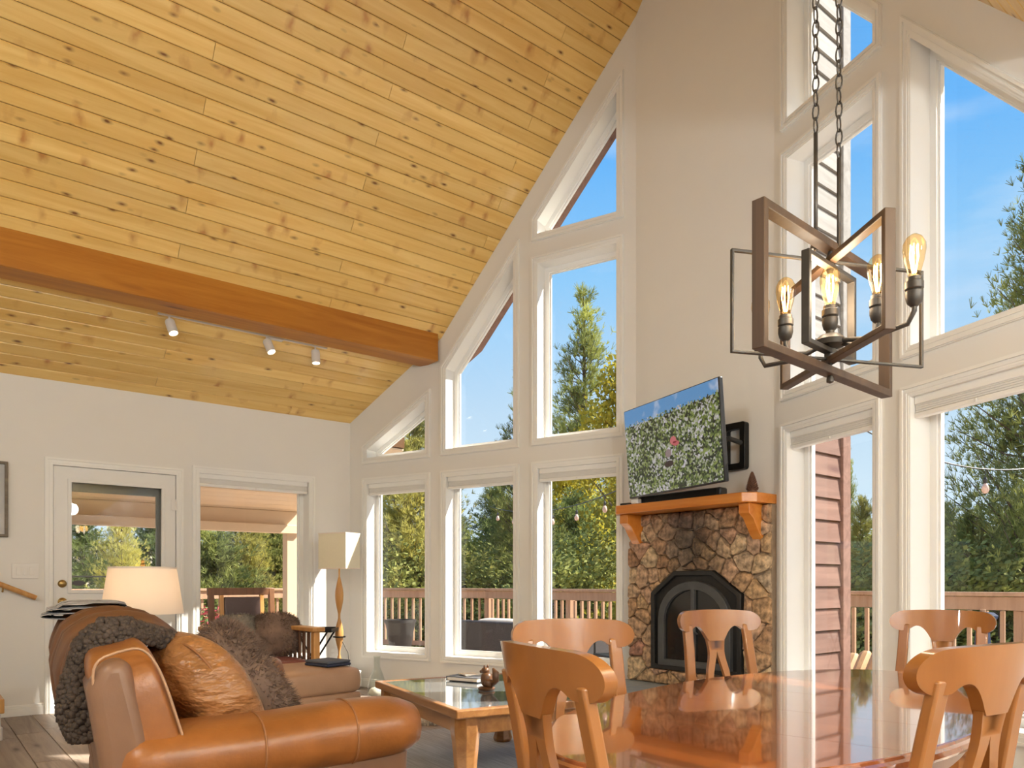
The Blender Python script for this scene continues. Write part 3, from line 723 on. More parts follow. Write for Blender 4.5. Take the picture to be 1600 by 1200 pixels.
MB().box((0, 0, 0), (1.10, .004, .665)).build('screen', m, tv).matrix_basis = TL @ Matrix.Translation((0, .001, .002))
MB().tube([(.1, .09, 0), (.32, .27, .0), (.24, .44, .0)], .018, 10).build('wall_arm', M['black'], tv, smooth=40)
br = thing('tv_wall_bracket', 'black open rectangular wall bracket right of the television', 'bracket', (-3.28, YF - .002, 2.08))
ro = lambda w, h, r_: [(sx * (w - r_) + r_ * math.cos(R(a)), sz * (h - r_) + r_ * math.sin(R(a))) for sx, sz, a0 in ((1, 1, 0), (-1, 1, 90), (-1, -1, 180), (1, -1, 270)) for a in (a0, a0 + 30, a0 + 60, a0 + 90)]
MB().ring(ro(.10, .172, .02), ro(.055, .125, .012), -.055, 0, XZ).build('plate', M['black'], br, bevel=.004)
# things on the mantel
sb = thing('sound_bar', 'long black sound bar lying on the mantel under the television', 'speaker', (-3.64, 4.53, 1.706))
MB().box((0, 0, .032), (.78, .09, .062)).build('body', M['dark'], sb, bevel=.012)
MB().box((0, -.046, .032), (.72, .004, .045)).build('grille', M['black'], sb)
sp_ = thing('streaming_box', 'small white box beside the black sound bar on the mantel', 'media box', (-4.02, 4.47, 1.706))
MB().box((0, 0, .022), (.07, .07, .042)).build('case', M['white_plastic'], sp_, bevel=.01)
rm = thing('remote_control', 'small black remote lying at the left end of the mantel', 'remote', (-4.13, 4.47, 1.706), R(15))
MB().box((0, 0, .009), (.10, .04, .017)).build('body', M['dark'], rm, bevel=.005); MB().box((0, 0, .018), (.07, .024, .003)).build('keypad', M['steel'], rm)
pc = thing('tree_figurine', 'small brown pinecone tree figurine at the right end of the mantel', 'figurine', (-3.02, 4.53, 1.706))
m_pc = plain('pinecone', (.16, .075, .045), .7, var=.4, scale=40)
MB().lathe([(.035, 0), (.035, .012), (.02, .018), (0, .019)], 14).build('base', m_pc, pc, smooth=40)
mb = MB(); rnd = random.Random(5)
for k in range(150):
    t = k / 150; z = .015 + t * .125; rr = .034 * (1 - t) ** .7 + .002; a = k * 2.4
    mb.add([(rr * math.cos(a - .25), rr * math.sin(a - .25), z), (rr * math.cos(a + .25), rr * math.sin(a + .25), z), (1.35 * rr * math.cos(a), 1.35 * rr * math.sin(a), z + .013), (.3 * rr * math.cos(a), .3 * rr * math.sin(a), z + .006)], [(0, 1, 2), (0, 2, 3), (1, 3, 2), (0, 3, 1)])
mb.build('scales', m_pc, pc)
MB().lathe([(.028, .01), (.02, .07), (.004, .142), (0, .145)], 10).build('core', m_pc, pc, smooth=40)
# fleece and fire tools by the hearth
def fur_coat(samples, length, width, seed, curl=.5):
    rnd = random.Random(seed); mb = MB()
    for p, n in samples:
        p, n = Vector(p), Vector(n).normalized()
        d = (n + Vector((rnd.uniform(-1, 1), rnd.uniform(-1, 1), rnd.uniform(-1.2, .6))) * curl).normalized()
        s = d.orthogonal().normalized(); s.rotate(Quaternion(d, rnd.uniform(0, 6.28))); w = width * rnd.uniform(.6, 1.3); l = length * rnd.uniform(.6, 1.25)
        p = p - n * .004
        mb.add([p - s * w, p + s * w, p + d * l], [(0, 1, 2)])
    return mb
def sq_samples(c, d, n, seed, e1=.6, e2=.6, Mx=None):
    rnd = random.Random(seed); out = []
    pw = lambda x, e: math.copysign(abs(x) ** e, x)
    for _ in range(n):
        t = math.asin(rnd.uniform(-1, 1)); a = rnd.uniform(0, 2 * math.pi)
        q = Vector((d[0] / 2 * pw(math.cos(t), e1) * pw(math.cos(a), e2), d[1] / 2 * pw(math.cos(t), e1) * pw(math.sin(a), e2), d[2] / 2 * pw(math.sin(t), e1)))
        nn = Vector((q.x / d[0] ** 2, q.y / d[1] ** 2, q.z / d[2] ** 2)); q = q + Vector(c)
        if Mx is not None: q = Mx @ q; nn = Mx.to_3x3() @ nn
        out.append((q, nn))
    return out
# ------------------------------------------------------------------ dining table
dt = thing('dining_table', 'glossy oval cherry dining table with leaf seams, chairs around it', 'table', (-1.175, 2.0, 0), R(9.7))
HT, HA, HB = .74, .487, 1.03
def oval(k, n=72, e=.97):
    return [(math.copysign(abs(math.cos(2 * math.pi * i / n)) ** e, math.cos(2 * math.pi * i / n)) * (HA - k), math.copysign(abs(math.sin(2 * math.pi * i / n)) ** e, math.sin(2 * math.pi * i / n)) * (HB - k)) for i in range(n)]
cuts = [-1.2, -.5, -.17, .17, .5, 1.2]
def slice_y(poly, a, b): return dedupe(clip(clip(poly, 0, -1, -a), 0, 1, b), 1e-4)
for a, b_ in zip(cuts[:-1], cuts[1:]):
    mb = MB()
    prof = [(.022, HT - .036), (.006, HT - .03), (0, HT - .022), (.004, HT - .012), (.012, HT - .008), (.014, HT - .002), (.017, HT)]
    rings = [slice_y(oval(k), a + .0006, b_ - .0006) for k, _ in prof]
    n0 = min(len(r_) for r_ in rings)
    if all(len(r_) == n0 for r_ in rings):
        v = []; fs = []
        for r_, (_, z) in zip(rings, prof): v += [(x, y, z) for x, y in r_]
        for i in range(len(rings) - 1):
            for k in range(n0): fs.append((i * n0 + k, i * n0 + (k + 1) % n0, (i + 1) * n0 + (k + 1) % n0, (i + 1) * n0 + k))
        fs += [tuple(range(n0))[::-1], tuple(range((len(rings) - 1) * n0, len(rings) * n0))]
        mb.add(v, fs)
    else:
        mb.prism(slice_y(oval(0), a + .0006, b_ - .0006), HT - .036, HT - .012, XYZ).prism(slice_y(oval(.014), a + .0006, b_ - .0006), HT - .012, HT, XYZ)
    mb.build('tabletop_leaf', M['cherry'], dt, smooth=32)
MB().ring(oval(.10), oval(.125), HT - .12, HT - .034, XYZ).build('apron', M['cherry'], dt, smooth=40)
for y in (-.42, .42):
    MB().lathe([(.10, .10), (.11, .13), (.07, .18), (.055, .24), (.075, .36), (.085, .45), (.06, .52), (.05, .58), (.09, .62), (.11, .66)], 20, (0, y, 0)).build('pedestal', M['cherry'], dt, smooth=40)
    for s in (-1, 1):
        MB().tube([(s * .05, y, .16), (s * .16, y, .13), (s * .28, y, .06), (s * .36, y, .028)], [.045, .04, .032, .028], 10).build('foot', M['cherry'], dt, smooth=40)
MB().bx(-.10, .10, -.62, .62, .655, .70).build('slide_rail', M['cherry'], dt)

# ------------------------------------------------------------------ dining chairs
def chair_parts(root):
    T = .965
    yb = lambda z: -.185 - (z - .46) * .17 if z > .46 else -.185 - (.46 - z) * .10      # rake of the back
    bend = lambda x: 1.3 * x * x
    # crest rail: outline swept round the sitter
    xs = []; n = 64; HWD = .204; kx = HWD / .236; kz = .80
    for i in range(n + 1): xs.append(-HWD * math.cos(math.pi * (.02 + .96 * i / n)) / math.cos(math.pi * .02))
    def top(x):
        a = abs(x) / kx; z = .008 * (a / .2) ** 2
        if a > .165: q = min(1, (a - .165) / .071); z = .006 + .058 * (1 - math.sqrt(max(0, 1 - q * q)))
        return T - z * kz
    def bot(x):
        a = abs(x) / kx
        if a < .048: z = .172
        elif a < .150: q = (a - .048) / .102; z = .172 - .060 * q - .047 * math.sin(math.pi * q) ** .85
        elif a < .180: z = .112 + .006 * (a - .150) / .03
        else: q = min(1, (a - .180) / .056); z = .118 - .053 * (1 - math.sqrt(max(0, 1 - q * q)))
        return T - z * kz
    v = []; fs = []
    rows = (0, .33, .67, 1)
    for x in xs:
        t, b_ = top(x), bot(x)
        for h in (-.013, .013):
            for k in rows:
                z = b_ + (t - b_) * k
                v.append((x, yb(z) + bend(x) - .01 + h, z))
    m_ = 8
    for i in range(n):
        p, q = i * m_, (i + 1) * m_
        for k in range(3):
            fs += [(p + k, q + k, q + k + 1, p + k + 1), (p + 4 + k, p + 4 + k + 1, q + 4 + k + 1, q + 4 + k)]
        fs += [(p, p + 4, q + 4, q), (p + 3, q + 3, q + 7, p + 7)]
    for p in (0, n * m_): fs += [(p + k, p + k + 1, p + 5 + k, p + 4 + k) for k in range(3)]
    MB().add(v, fs).build('crest_rail', M['maple'], root, smooth=50)
    # pierced splat
    sp = MB(); zt, zb = T - .130, .46
    def w_out(k): return .045 - .010 * math.sin(min(1, k / .35) * math.pi) * .8 + (.038 * max(0, (k - .15) / .85) ** 1.1)
    def w_in(k): return 0 if k < .16 else .040 * math.sin(min(1, (k - .16) / .55) * math.pi / 2)
    K = 22
    for s in (-1, 1):
        v = []; fs = []
        for i in range(K + 1):
            k = i / K; z = zt + (zb - zt) * k
            for xx in (w_in(k), w_out(k)):
                for h in (-.009, .009): v.append((s * xx, yb(z) - .008 + h, z))
        for i in range(K):
            p, q = i * 4, i * 4 + 4
            fs += [(p, q, q + 2, p + 2), (p + 1, p + 3, q + 3, q + 1), (p + 2, q + 2, q + 3, p + 3), (p, p + 1, q + 1, q)]
        fs += [(0, 2, 3, 1), (K * 4, K * 4 + 1, K * 4 + 3, K * 4 + 2)]
        sp.add(v, fs)
    sp.build('splat', M['maple'], root, smooth=45)
    for s in (-1, 1):
        pts = [(s * .195, yb(0), 0), (s * .18, yb(.25), .25), (s * .170, yb(.46), .46), (s * .158, yb(.66) + .024, .66), (s * .151, yb(.80) + .022, .80), (s * .149, yb(.90) + .018, .90)]
        mb = MB()
        v = []
        for (x, y, z) in pts:
            for dx, dy in ((-.021, -.013), (.021, -.013), (.021, .013), (-.021, .013)): v.append((x + dx, y + dy, z))
        fs = [(0, 3, 2, 1), (20, 21, 22, 23)] + [(i * 4 + k, i * 4 + (k + 1) % 4, i * 4 + 4 + (k + 1) % 4, i * 4 + 4 + k) for i in range(5) for k in range(4)]
        mb.add(v, fs).build('rear_leg', M['maple'], root, smooth=35, bevel=.005)
        MB().lathe([(.016, 0), (.018, .05), (.021, .25), (.023, .40), (.021, .43)], 12, (s * .19, .20, 0)).build('front_leg', M['maple'], root, smooth=40)
        MB().tube([(s * .195, -.20, .2), (s * .19, .2, .2)], .011, 8).build('side_stretcher', M['maple'], root, smooth=40)
    MB().tube([(-.19, 0, .2), (.19, 0, .2)], .011, 8).build('cross_stretcher', M['maple'], root, smooth=40)
    st_ = [(-.19, -.20), (.19, -.20), (.225, .21), (.15, .245), (-.15, .245), (-.225, .21)]
    MB().prism(st_, .43, .462, XYZ).build('seat', M['maple'], root, bevel=.012, seg=3)
    MB().ring([(p[0] * .92, p[1] * .92) for p in st_], [(p[0] * .83, p[1] * .83) for p in st_], .375, .432, XYZ).build('seat_apron', M['maple'], root)
GC = 'maple dining chairs around the oval table'
chairs = [((-1.105, .920), (.23, .973), 'maple dining chair at the near end of the table, its back to the viewer'),
          ((-1.83, 1.70), (.89, -.45), 'maple dining chair on the window side nearest the coffee table'),
          ((-2.07, 2.80), (.936, -.353), 'maple dining chair standing in front of the stone fireplace'),
          ((-1.405, 3.56), (.2, -.98), 'maple dining chair at the far end of the table before the right windows'),
          ((-.545, 1.64), (-.991, .136), 'maple dining chair cropped by the right edge of the picture')]
proto = None
for (cx, cy), (fx, fy), lab in chairs:
    l = math.hypot(fx, fy); fx, fy = fx / l, fy / l; rz = math.atan2(-fx, fy)
    loc = (cx + fx * .275, cy + fy * .275, 0)
    if proto is None:
        proto = thing('dining_chair', lab, 'chair', loc, rz, GC); chair_parts(proto)
    else: copy_thing(proto, loc, rz, lab)

# ------------------------------------------------------------------ coffee table
ct = thing('coffee_table', 'square oak coffee table with mirror-like slate top on carved legs', 'coffee table', (-3.57, 2.66, .012), R(-10.5))
CWX, CWY = .64, .48
MB().ring([(-CWX, -CWY), (CWX, -CWY), (CWX, CWY), (-CWX, CWY)], [(-CWX + .045, -CWY + .045), (CWX - .045, -CWY + .045), (CWX - .045, CWY - .045), (-CWX + .045, CWY - .045)], .405, .45, XYZ).build('top_frame', M['oak'], ct, bevel=.008, seg=3)
MB().bx(-CWX + .04, CWX - .04, -CWY + .04, CWY - .04, .425, .447).build('slate_inlay', M['slate'], ct)
MB().ring([(-CWX + .05, -CWY + .05), (CWX - .05, -CWY + .05), (CWX - .05, CWY - .05), (-CWX + .05, CWY - .05)], [(-CWX + .075, -CWY + .075), (CWX - .075, -CWY + .075), (CWX - .075, CWY - .075), (-CWX + .075, CWY - .075)], .315, .406, XYZ).build('apron', M['oak'], ct, bevel=.004)
for sx in (-1, 1):
    for sy in (-1, 1):
        MB().lathe([(.058, 0), (.066, .02), (.054, .06), (.058, .15), (.07, .28), (.078, .33), (.076, .408)], 8, (sx * (CWX - .09), sy * (CWY - .09), 0), sq=True).build('leg', M['oak'], ct, smooth=30, bevel=.004)
ctm = Matrix.Translation(ct.location) @ Matrix.Rotation(R(-10.5), 4, 'Z')
def on_ct(x, y, z=.4505): return tuple(ctm @ Vector((x, y, z)))
bk = thing('closed_book', 'dark grey book lying flat on the slate coffee table', 'book', (-3.93, 2.79, .4625), R(20))
MB().bx(-.12, .12, -.09, .09, 0, .005).bx(-.12, .12, -.09, .09, .024, .029).bx(-.12, -.115, -.09, .09, 0, .029).build('cover', plain('book_cover', (.10, .10, .11), .5), bk, bevel=.001)
MB().bx(-.114, .115, -.086, .086, .005, .024).build('pages', M['lampshade'], bk)
b2 = thing('folded_napkins', 'pale folded papers resting on the dark grey book', 'papers', (-3.95, 2.81, .492), R(-12))
MB().bx(-.07, .05, -.05, .05, 0, .006).build('lower_sheet', M['white_plastic'], b2); MB().bx(-.05, .06, -.06, .04, .0062, .011).build('upper_sheet', M['lampshade'], b2)
sq_ = thing('squirrel_figurine', 'brown carved animal figurine sitting up on the coffee table', 'figurine', (-3.52, 2.62, .4625), R(100))
sq_.scale = (.85, .85, .85)
m_sq = plain('carved_wood', (.13, .055, .022), .4, var=.7, scale=25, coat=.2)
MB().lathe([(.055, 0), (.06, .012), (.045, .022), (0, .024)], 18).build('stump', m_sq, sq_, smooth=40)
MB().sq((0, 0, .07), (.075, .085, .10), .8, .9).sq((0, -.03, .05), (.09, .06, .06), .9, .9).build('body', m_sq, sq_, smooth=True)
MB().sq((0, .012, .128), (.05, .06, .05), .9, .9).sq((0, .045, .12), (.025, .035, .025), .9, .9).build('head', m_sq, sq_, smooth=True)
for s in (-1, 1): MB().sq((s * .016, .005, .158), (.014, .012, .026), .9, .9, 10, 6).build('ear', m_sq, sq_, smooth=True)
MB().tube([(0, -.05, .03), (0, -.085, .07), (0, -.085, .12), (0, -.06, .15)], [.014, .024, .024, .008], 10).build('tail', m_sq, sq_, smooth=True)
tr_ = thing('glass_tray', 'round glass tray of pale stones on the coffee table', 'tray', (-3.25, 2.78, .4625))
MB().lathe([(.11, 0), (.13, .004), (.14, .03), (.136, .03), (.126, .008), (0, .007)], 28).build('dish', M['steel'], tr_, smooth=40)
rnd = random.Random(2)
for k in range(9):
    a = k * 2.4; rr = .03 + .06 * rnd.random()
    MB().sq((rr * math.cos(a), rr * math.sin(a), .024), (.05, .04, .03), .9, .9, 12, 6, seed=k).build('pebble', M['fur_cream'], tr_, smooth=True)
rg = MB().box((0, 0, .006), (2.5, 1.9, .012)).build('area_rug', M['rug'], loc=(-3.45, 2.62, 0), bevel=.004); rg.rotation_euler = (0, 0, R(-6))
tag(rg, 'grey blue striped woven rug under the coffee table', 'rug')

# ------------------------------------------------------------------ leather sofa
sf = thing('leather_sofa', 'tan leather two seat sofa with rolled arms seen end on', 'sofa', (-3.17, .95, 0), R(-7))
def arm(s):
    mb = MB().prism([(-.38, .05), (.45, .05), (.465, .55), (-.38, .55)], .775, .955, lambda a, b_, h: (s * h, a, b_))
    mb.build('arm_panel', M['leather_side'], sf, bevel=.03, seg=4)
    nu, nv = 26, 30
    def fn(u, v):
        t = v; y = -.41 + .94 * t
        e = 1.0
        if t > .86: e = math.sqrt(max(0, 1 - ((t - .86) / .14) ** 2)) * .97 + .03
        if t < .05: e = .6 + .4 * t / .05
        a = 2 * math.pi * u; zc = .570 + .035 * t
        w = .150 * (1 + .02 * math.sin(7 * t)); hgt = .098 + .004 * math.sin(11 * t)
        x = .865 + w * e ** .8 * math.copysign(abs(math.cos(a)) ** .85, math.cos(a)); z = zc + hgt * e ** .7 * math.copysign(abs(math.sin(a)) ** .85, math.sin(a))
        return (s * x, y, z)
    mb = MB().grid(nu, nv, fn, wrap_u=True)
    rl = mb.build('arm_roll', M['leather'], sf, smooth=True)
    for t in (.42, .72):
        pts = [fn(u / 30, t) for u in range(30)]
        zc = .570 + .035 * t
        pts = [(s * .865 + (p[0] - s * .865) * 1.006, p[1], zc + (p[2] - zc) * 1.006) for p in pts]
        MB().tube(pts, .0035, 6, closed=True).build('seam', M['stitch'], rl, smooth=True)
arm(1); arm(-1)
MB().bx(-.78, .78, -.40, .40, .07, .30).build('seat_base', M['leather_side'], sf, bevel=.03, seg=3)
for x in (-.365, .365):
    MB().sq((x, .11, .385), (.74, .74, .22), .32, .22, 40, 14, wob=.004).build('seat_cushion', M['leather'], sf, smooth=True)
for x0, x1 in ((.06, .985), (-.985, -.06)):
    mb = MB().prism([(-.36, .06), (-.475, .80), (-.44, .872), (-.37, .878), (-.27, .42), (-.27, .06)], x0, x1, lambda a, b_, h: (h, a, b_))
    mb.build('back_frame', M['leather_side'], sf, bevel=.035, seg=4)
    xc = (x0 + x1) / 2; Bm = Matrix.Translation((xc, -.325, .64)) @ Matrix.Rotation(R(16), 4, 'X')
    cu = MB().sq((0, 0, 0), (.91, .19, .56), .42, .22, 44, 18, M=Bm, wob=.004, seed=3).build('back_cushion', M['leather'], sf, smooth=True)
    for e in (-1, 1):
        pts = [Bm @ Vector((e * .449, .088 * math.copysign(abs(math.sin(a)) ** .5, math.sin(a)), .265 * math.copysign(abs(math.cos(a)) ** .5, math.cos(a)))) for a in [2 * math.pi * k / 40 for k in range(40)]]
        MB().tube(pts, .004, 6, closed=True).build('piping', M['leather_pale'], cu, smooth=True)
for x in (-.9, .9):
    for y in (-.4, .38): MB().lathe([(.028, 0), (.034, .03), (.04, .062)], 12, (x, y, 0)).build('foot', M['walnut'], sf, smooth=40)
MB().bx(-.10, .10, -.41, -.24, .06, .74).build('back_gusset', M['leather_dark'], sf, bevel=.02)
sfm = Matrix.Translation(sf.location) @ Matrix.Rotation(R(-7), 4, 'Z')
# leather pillow
lp = thing('leather_pillow', 'square tan leather pillow leaning on the near end of the sofa', 'pillow', sfm @ Vector((.53, -.115, .69)), R(-7 + 14))
Lm = Matrix.Rotation(R(28), 4, 'X')
MB().sq((0, 0, 0), (.52, .24, .48), .8, .55, 64, 30, M=Lm, wob=.012, seed=8).build('cover', M['leather_soft'], lp, smooth=True)
pts = [Lm @ Vector((.246 * math.copysign(abs(math.cos(a)) ** .55, math.cos(a)), 0, .226 * math.copysign(abs(math.sin(a)) ** .75, math.sin(a)))) for a in [2 * math.pi * k / 48 for k in range(48)]]
MB().tube(pts, .0045, 6, closed=True).build('seam', M['stitch'], lp, smooth=True)
# brown fur pillow
fu = thing('brown_fur_pillow', 'shaggy brown fur pillow leaning behind the leather pillow on the sofa', 'pillow', sfm @ Vector((.16, .12, .69)), R(-7 - 6))
Fm = Matrix.Rotation(R(32), 4, 'X')
MB().sq((0, 0, 0), (.52, .22, .52), .7, .6, 32, 14, M=Fm).build('cover', M['fur'], fu, smooth=True)
o = fur_coat(sq_samples((0, 0, 0), (.52, .22, .52), 11000, 3, .7, .6, Fm), .032, .0022, 4, .7).build('fur', M['fur'], fu); o['kind'] = 'stuff'
# throw over the sofa back
th = thing('fur_lined_throw', 'brown velvet throw with curly dark lining draped over the sofa back', 'throw', sfm @ Vector((0, 0, 0)), R(-7))
path = [(-.435, .63), (-.455, .72), (-.465, .80), (-.445, .865), (-.405, .89), (-.34, .90), (-.27, .885), (-.21, .84), (-.16, .77), (-.12, .69)]
def along(t):
    f = t * (len(path) - 1); i = min(int(f), len(path) - 2); k = f - i
    return (path[i][0] + (path[i + 1][0] - path[i][0]) * k, path[i][1] + (path[i + 1][1] - path[i][1]) * k)
def frame_at(t):
    y, z = along(t); y2, z2 = along(min(1, t + .06)); y1, z1 = along(max(0, t - .06)); ty, tz = y2 - y1, z2 - z1; l = math.hypot(ty, tz)
    return y, z, -tz / l, ty / l
def near_edge(t): return .74 - .50 * (max(0, t - .5) / .5) ** 1.2 - .03 * math.sin(5 * t)
def throw_pt(u, t):
    y, z, ny, nz_ = frame_at(t); x0, x1 = -.93, near_edge(t) - .05; x = x0 + (x1 - x0) * u
    off = .020 + .050 * min(1, (1 - u) * 6 + .2) * min(1, u * 8 + .2) + .019 * math.sin(u * 46 + 1.6 * math.sin(3 * t)) + .007 * math.sin(u * 77 + 3)
    return (x, y + ny * off, z + nz_ * off)
mb = MB().grid(110, 34, throw_pt); o = mb.build('velvet_face', M['throw'], th, smooth=True)
sd_ = o.modifiers.new('solid', 'SOLIDIFY'); sd_.thickness = .012
rnd = random.Random(9); fm = MB()
for _ in range(4200):
    t = rnd.random(); a = rnd.uniform(0, math.pi); y, z, ny, nz_ = frame_at(t); rr = (.052 + .012 * math.sin(t * 17)) * rnd.random() ** .25
    x = near_edge(t) - .04 + rr * 1.5 * math.cos(a); off = .004 + rr * 1.25 * math.sin(a); r_ = rnd.uniform(.008, .014)
    fm.lathe([(0, -r_), (r_ * .85, -r_ * .4), (r_ * .8, r_ * .45), (0, r_)], 5, M=Matrix.Translation((x, y + ny * off, z + nz_ * off)) @ Matrix.Rotation(rnd.uniform(0, 3), 4, 'X'))
o = fm.build('curly_fleece_border', M['fleece'], th, smooth=True); o['kind'] = 'stuff'
# folded black and white blanket over the far corner
bl = thing('patterned_blanket', 'folded black and white patterned blanket on the far corner of the sofa back', 'blanket', sfm @ Vector((-.80, -.42, .93)), R(-7))
m, nt, b = new_mat('patterned_cloth'); b.inputs['Roughness'].default_value = .9
tc = N(nt, 'ShaderNodeTexCoord'); wv = N(nt, 'ShaderNodeTexWave', Scale=9.0, Distortion=7.0, Detail=2.0); nt.links.new(tc.outputs['Object'], wv.inputs['Vector'])
cr = N(nt, 'ShaderNodeValToRGB'); cr.color_ramp.interpolation = 'CONSTANT'; cr.color_ramp.elements[0].color = (.035, .045, .07, 1); cr.color_ramp.elements[1].position = .34; cr.color_ramp.elements[1].color = (.62, .63, .66, 1)
nt.links.new(wv.outputs['Fac'], cr.inputs[0]); nt.links.new(cr.outputs[0], b.inputs['Base Color']); M['pattern'] = m
for k in range(3):
    def fold(u, v, k=k):
        a = 2 * math.pi * u
        return ((v - .5) * (.40 - .03 * k), .02 + math.copysign(abs(math.cos(a)) ** .6, math.cos(a)) * (.19 - .02 * k), .002 + .026 * k + .013 * math.sin(a) + .006 * math.sin(v * 9 + k) - .05 * max(0, -math.cos(a)) ** 4 * (k == 2))
    MB().grid(26, 16, fold, wrap_u=True).build('fold', M['pattern'], bl, smooth=True)

# ------------------------------------------------------------------ lamps
et = thing('end_table', 'small dark end table behind the sofa carrying the white table lamp', 'end table', (-4.62, 1.02, 0))
MB().bx(-.24, .24, -.24, .24, .55, .585).build('table_top', M['walnut'], et, bevel=.006)
for sx in (-1, 1):
    for sy in (-1, 1): MB().bx(sx * .2 - .02, sx * .2 + .02, sy * .2 - .02, sy * .2 + .02, 0, .551).build('leg', M['walnut'], et, bevel=.004)
MB().bx(-.19, .19, -.19, .19, .2, .22).build('lower_shelf', M['walnut'], et)
tl = thing('table_lamp', 'table lamp with a wide white drum shade behind the sofa', 'lamp', (-4.62, 1.02, .586))
MB().lathe([(.08, 0), (.08, .015), (.03, .03), (.035, .06), (.075, .13), (.08, .19), (.05, .25), (.018, .29), (.014, .33)], 24).build('base', M['white_plastic'], tl, smooth=40)
MB().tube([(0, 0, .32), (0, 0, .60)], .005, 8).build('rod', M['brass'], tl)
MB().lathe([(.010, .585), (.014, .6), (.008, .612), (.012, .622), (0, .63)], 12).build('finial', M['brass'], tl, smooth=40)
shm = bpy.data.materials.new('glowing_linen'); shm.use_nodes = True; nt = shm.node_tree; b = nt.nodes['Principled BSDF']
b.inputs['Base Color'].default_value = (.86, .82, .76, 1); b.inputs['Roughness'].default_value = .9; b.inputs['Subsurface Weight'].default_value = 0
tw = N(nt, 'ShaderNodeBsdfTranslucent', Color=(.9, .8, .7, 1)); ms = N(nt, 'ShaderNodeMixShader'); ms.inputs[0].default_value = .4
nt.links.new(b.outputs[0], ms.inputs[1]); nt.links.new(tw.outputs[0], ms.inputs[2]); nt.links.new(ms.outputs[0], nt.nodes['Material Output'].inputs[0])
MB().lathe([(.175, .585), (.214, .325), (.211, .325), (.172, .585), (.175, .585)], 40).build('shade', shm, tl, smooth=40)
MB().ring([(math.cos(2 * math.pi * k / 40) * .1765, math.sin(2 * math.pi * k / 40) * .1765) for k in range(40)], [(math.cos(2 * math.pi * k / 40) * .1715, math.sin(2 * math.pi * k / 40) * .1715) for k in range(40)], .578, .588, XYZ).build('rim', M['lampshade'], tl)
MB().sq((0, 0, .42), (.06, .06, .09), 1, 1).build('bulb', glow('warm_bulb', (1, .72, .42), 14), tl, smooth=True)
flm = thing('floor_lamp', 'floor lamp with spindle turned wooden pole and square cream shade', 'lamp', (-6.66, 3.2, 0), R(24))
MB().lathe([(.14, 0), (.14, .018), (.12, .03), (.03, .04), (.022, .06)], 28).build('base', M['black'], flm, smooth=40)
prof = [(.012, .06)]
for z0, z1 in ((.08, .40), (.44, .75), (.79, 1.14)):
    prof += [(.011, z0)] + [(.011 + .029 * math.sin(math.pi * k / 10) ** 1.1, z0 + (z1 - z0) * k / 10) for k in range(1, 10)] + [(.011, z1)]
prof += [(.008, 1.15), (.008, 1.30)]
MB().lathe(prof, 20).build('pole', M['honey'], flm, smooth=40)
MB().lathe([(.06, .565), (.06, .578), (.0, .579)], 20).build('collar', M['black'], flm, smooth=40)
sqp = lambda w, d: [(-w, -d), (w, -d), (w, d), (-w, d)]
MB().ring(sqp(.165, .105), sqp(.162, .102), 1.225, 1.56, XYZ).build('shade', M['lampshade_cream'], flm)
for z_ in (1.222, 1.553): MB().ring(sqp(.167, .107), sqp(.161, .101), z_, z_ + .01, XYZ).build('shade_trim', M['lampshade'], flm)
MB().tube([(.02, 0, .55), (.09, .02, .42), (.13, 0, .25), (.10, -.02, .08), (.03, 0, .03)], .003, 6).build('cord', M['dark'], flm, smooth=True)
# ------------------------------------------------------------------ mission chair with fur pillows
mc = thing('mission_armchair', 'slatted oak armchair with dark leather back before the left window', 'armchair', (-5.98, 2.18, 0), R(-90 + 2))
W2 = .31
for s in (-1, 1):
    MB().prism([(-.37, 0), (-.33, 0), (-.30, .45), (-.36, 1.04), (-.40, 1.04), (-.345, .45)], -.022, .022, lambda a, b_, h, s=s: (s * .255 + h, a, b_)).build('back_post', M['walnut'], mc, bevel=.003)
    MB().bx(s * W2 - .026, s * W2 + .026, .33, .385, 0, .70).build('front_leg', M['honey'], mc, bevel=.005)
    MB().bx(s * W2 - .055, s * W2 + .055, -.36, .42, .70, .735).build('arm_rest', M['honey'], mc, bevel=.008)
    MB().bx(s * W2 - .02, s * W2 + .02, -.34, .34, .24, .30).build('side_rail', M['walnut'], mc)
    for k in range(6): MB().bx(s * W2 - .009, s * W2 + .009, -.20 + k * .085, -.175 + k * .085, .30, .70).build('arm_slat', M['walnut'], mc)
MB().prism([(-.40, .985), (-.36, .985), (-.362, 1.045), (-.402, 1.045)], -.28, .28, YZ).build('crest_rail', M['walnut'], mc, bevel=.004)
for s in (-1, 1): MB().prism([(-.35, .5), (-.325, .5), (-.365, .99), (-.39, .99)], s * .17 - .016, s * .17 + .016, YZ).build('back_stile', M['honey'], mc)
MB().prism([(-.345, .5), (-.31, .5), (-.352, .97), (-.385, .97)], -.15, .15, YZ).build('back_panel', M['leather_dark'], mc, bevel=.01, seg=3)
MB().bx(-.29, .29, -.33, .36, .26, .33).build('seat_frame', M['walnut'], mc, bevel=.004)
MB().sq((0, .02, .405), (.58, .68, .17), .35, .25, 36, 12).build('seat_cushion', M['leather_red'], mc, smooth=True)
mcm = Matrix.Translation(mc.location) @ Matrix.Rotation(R(-88), 4, 'Z')
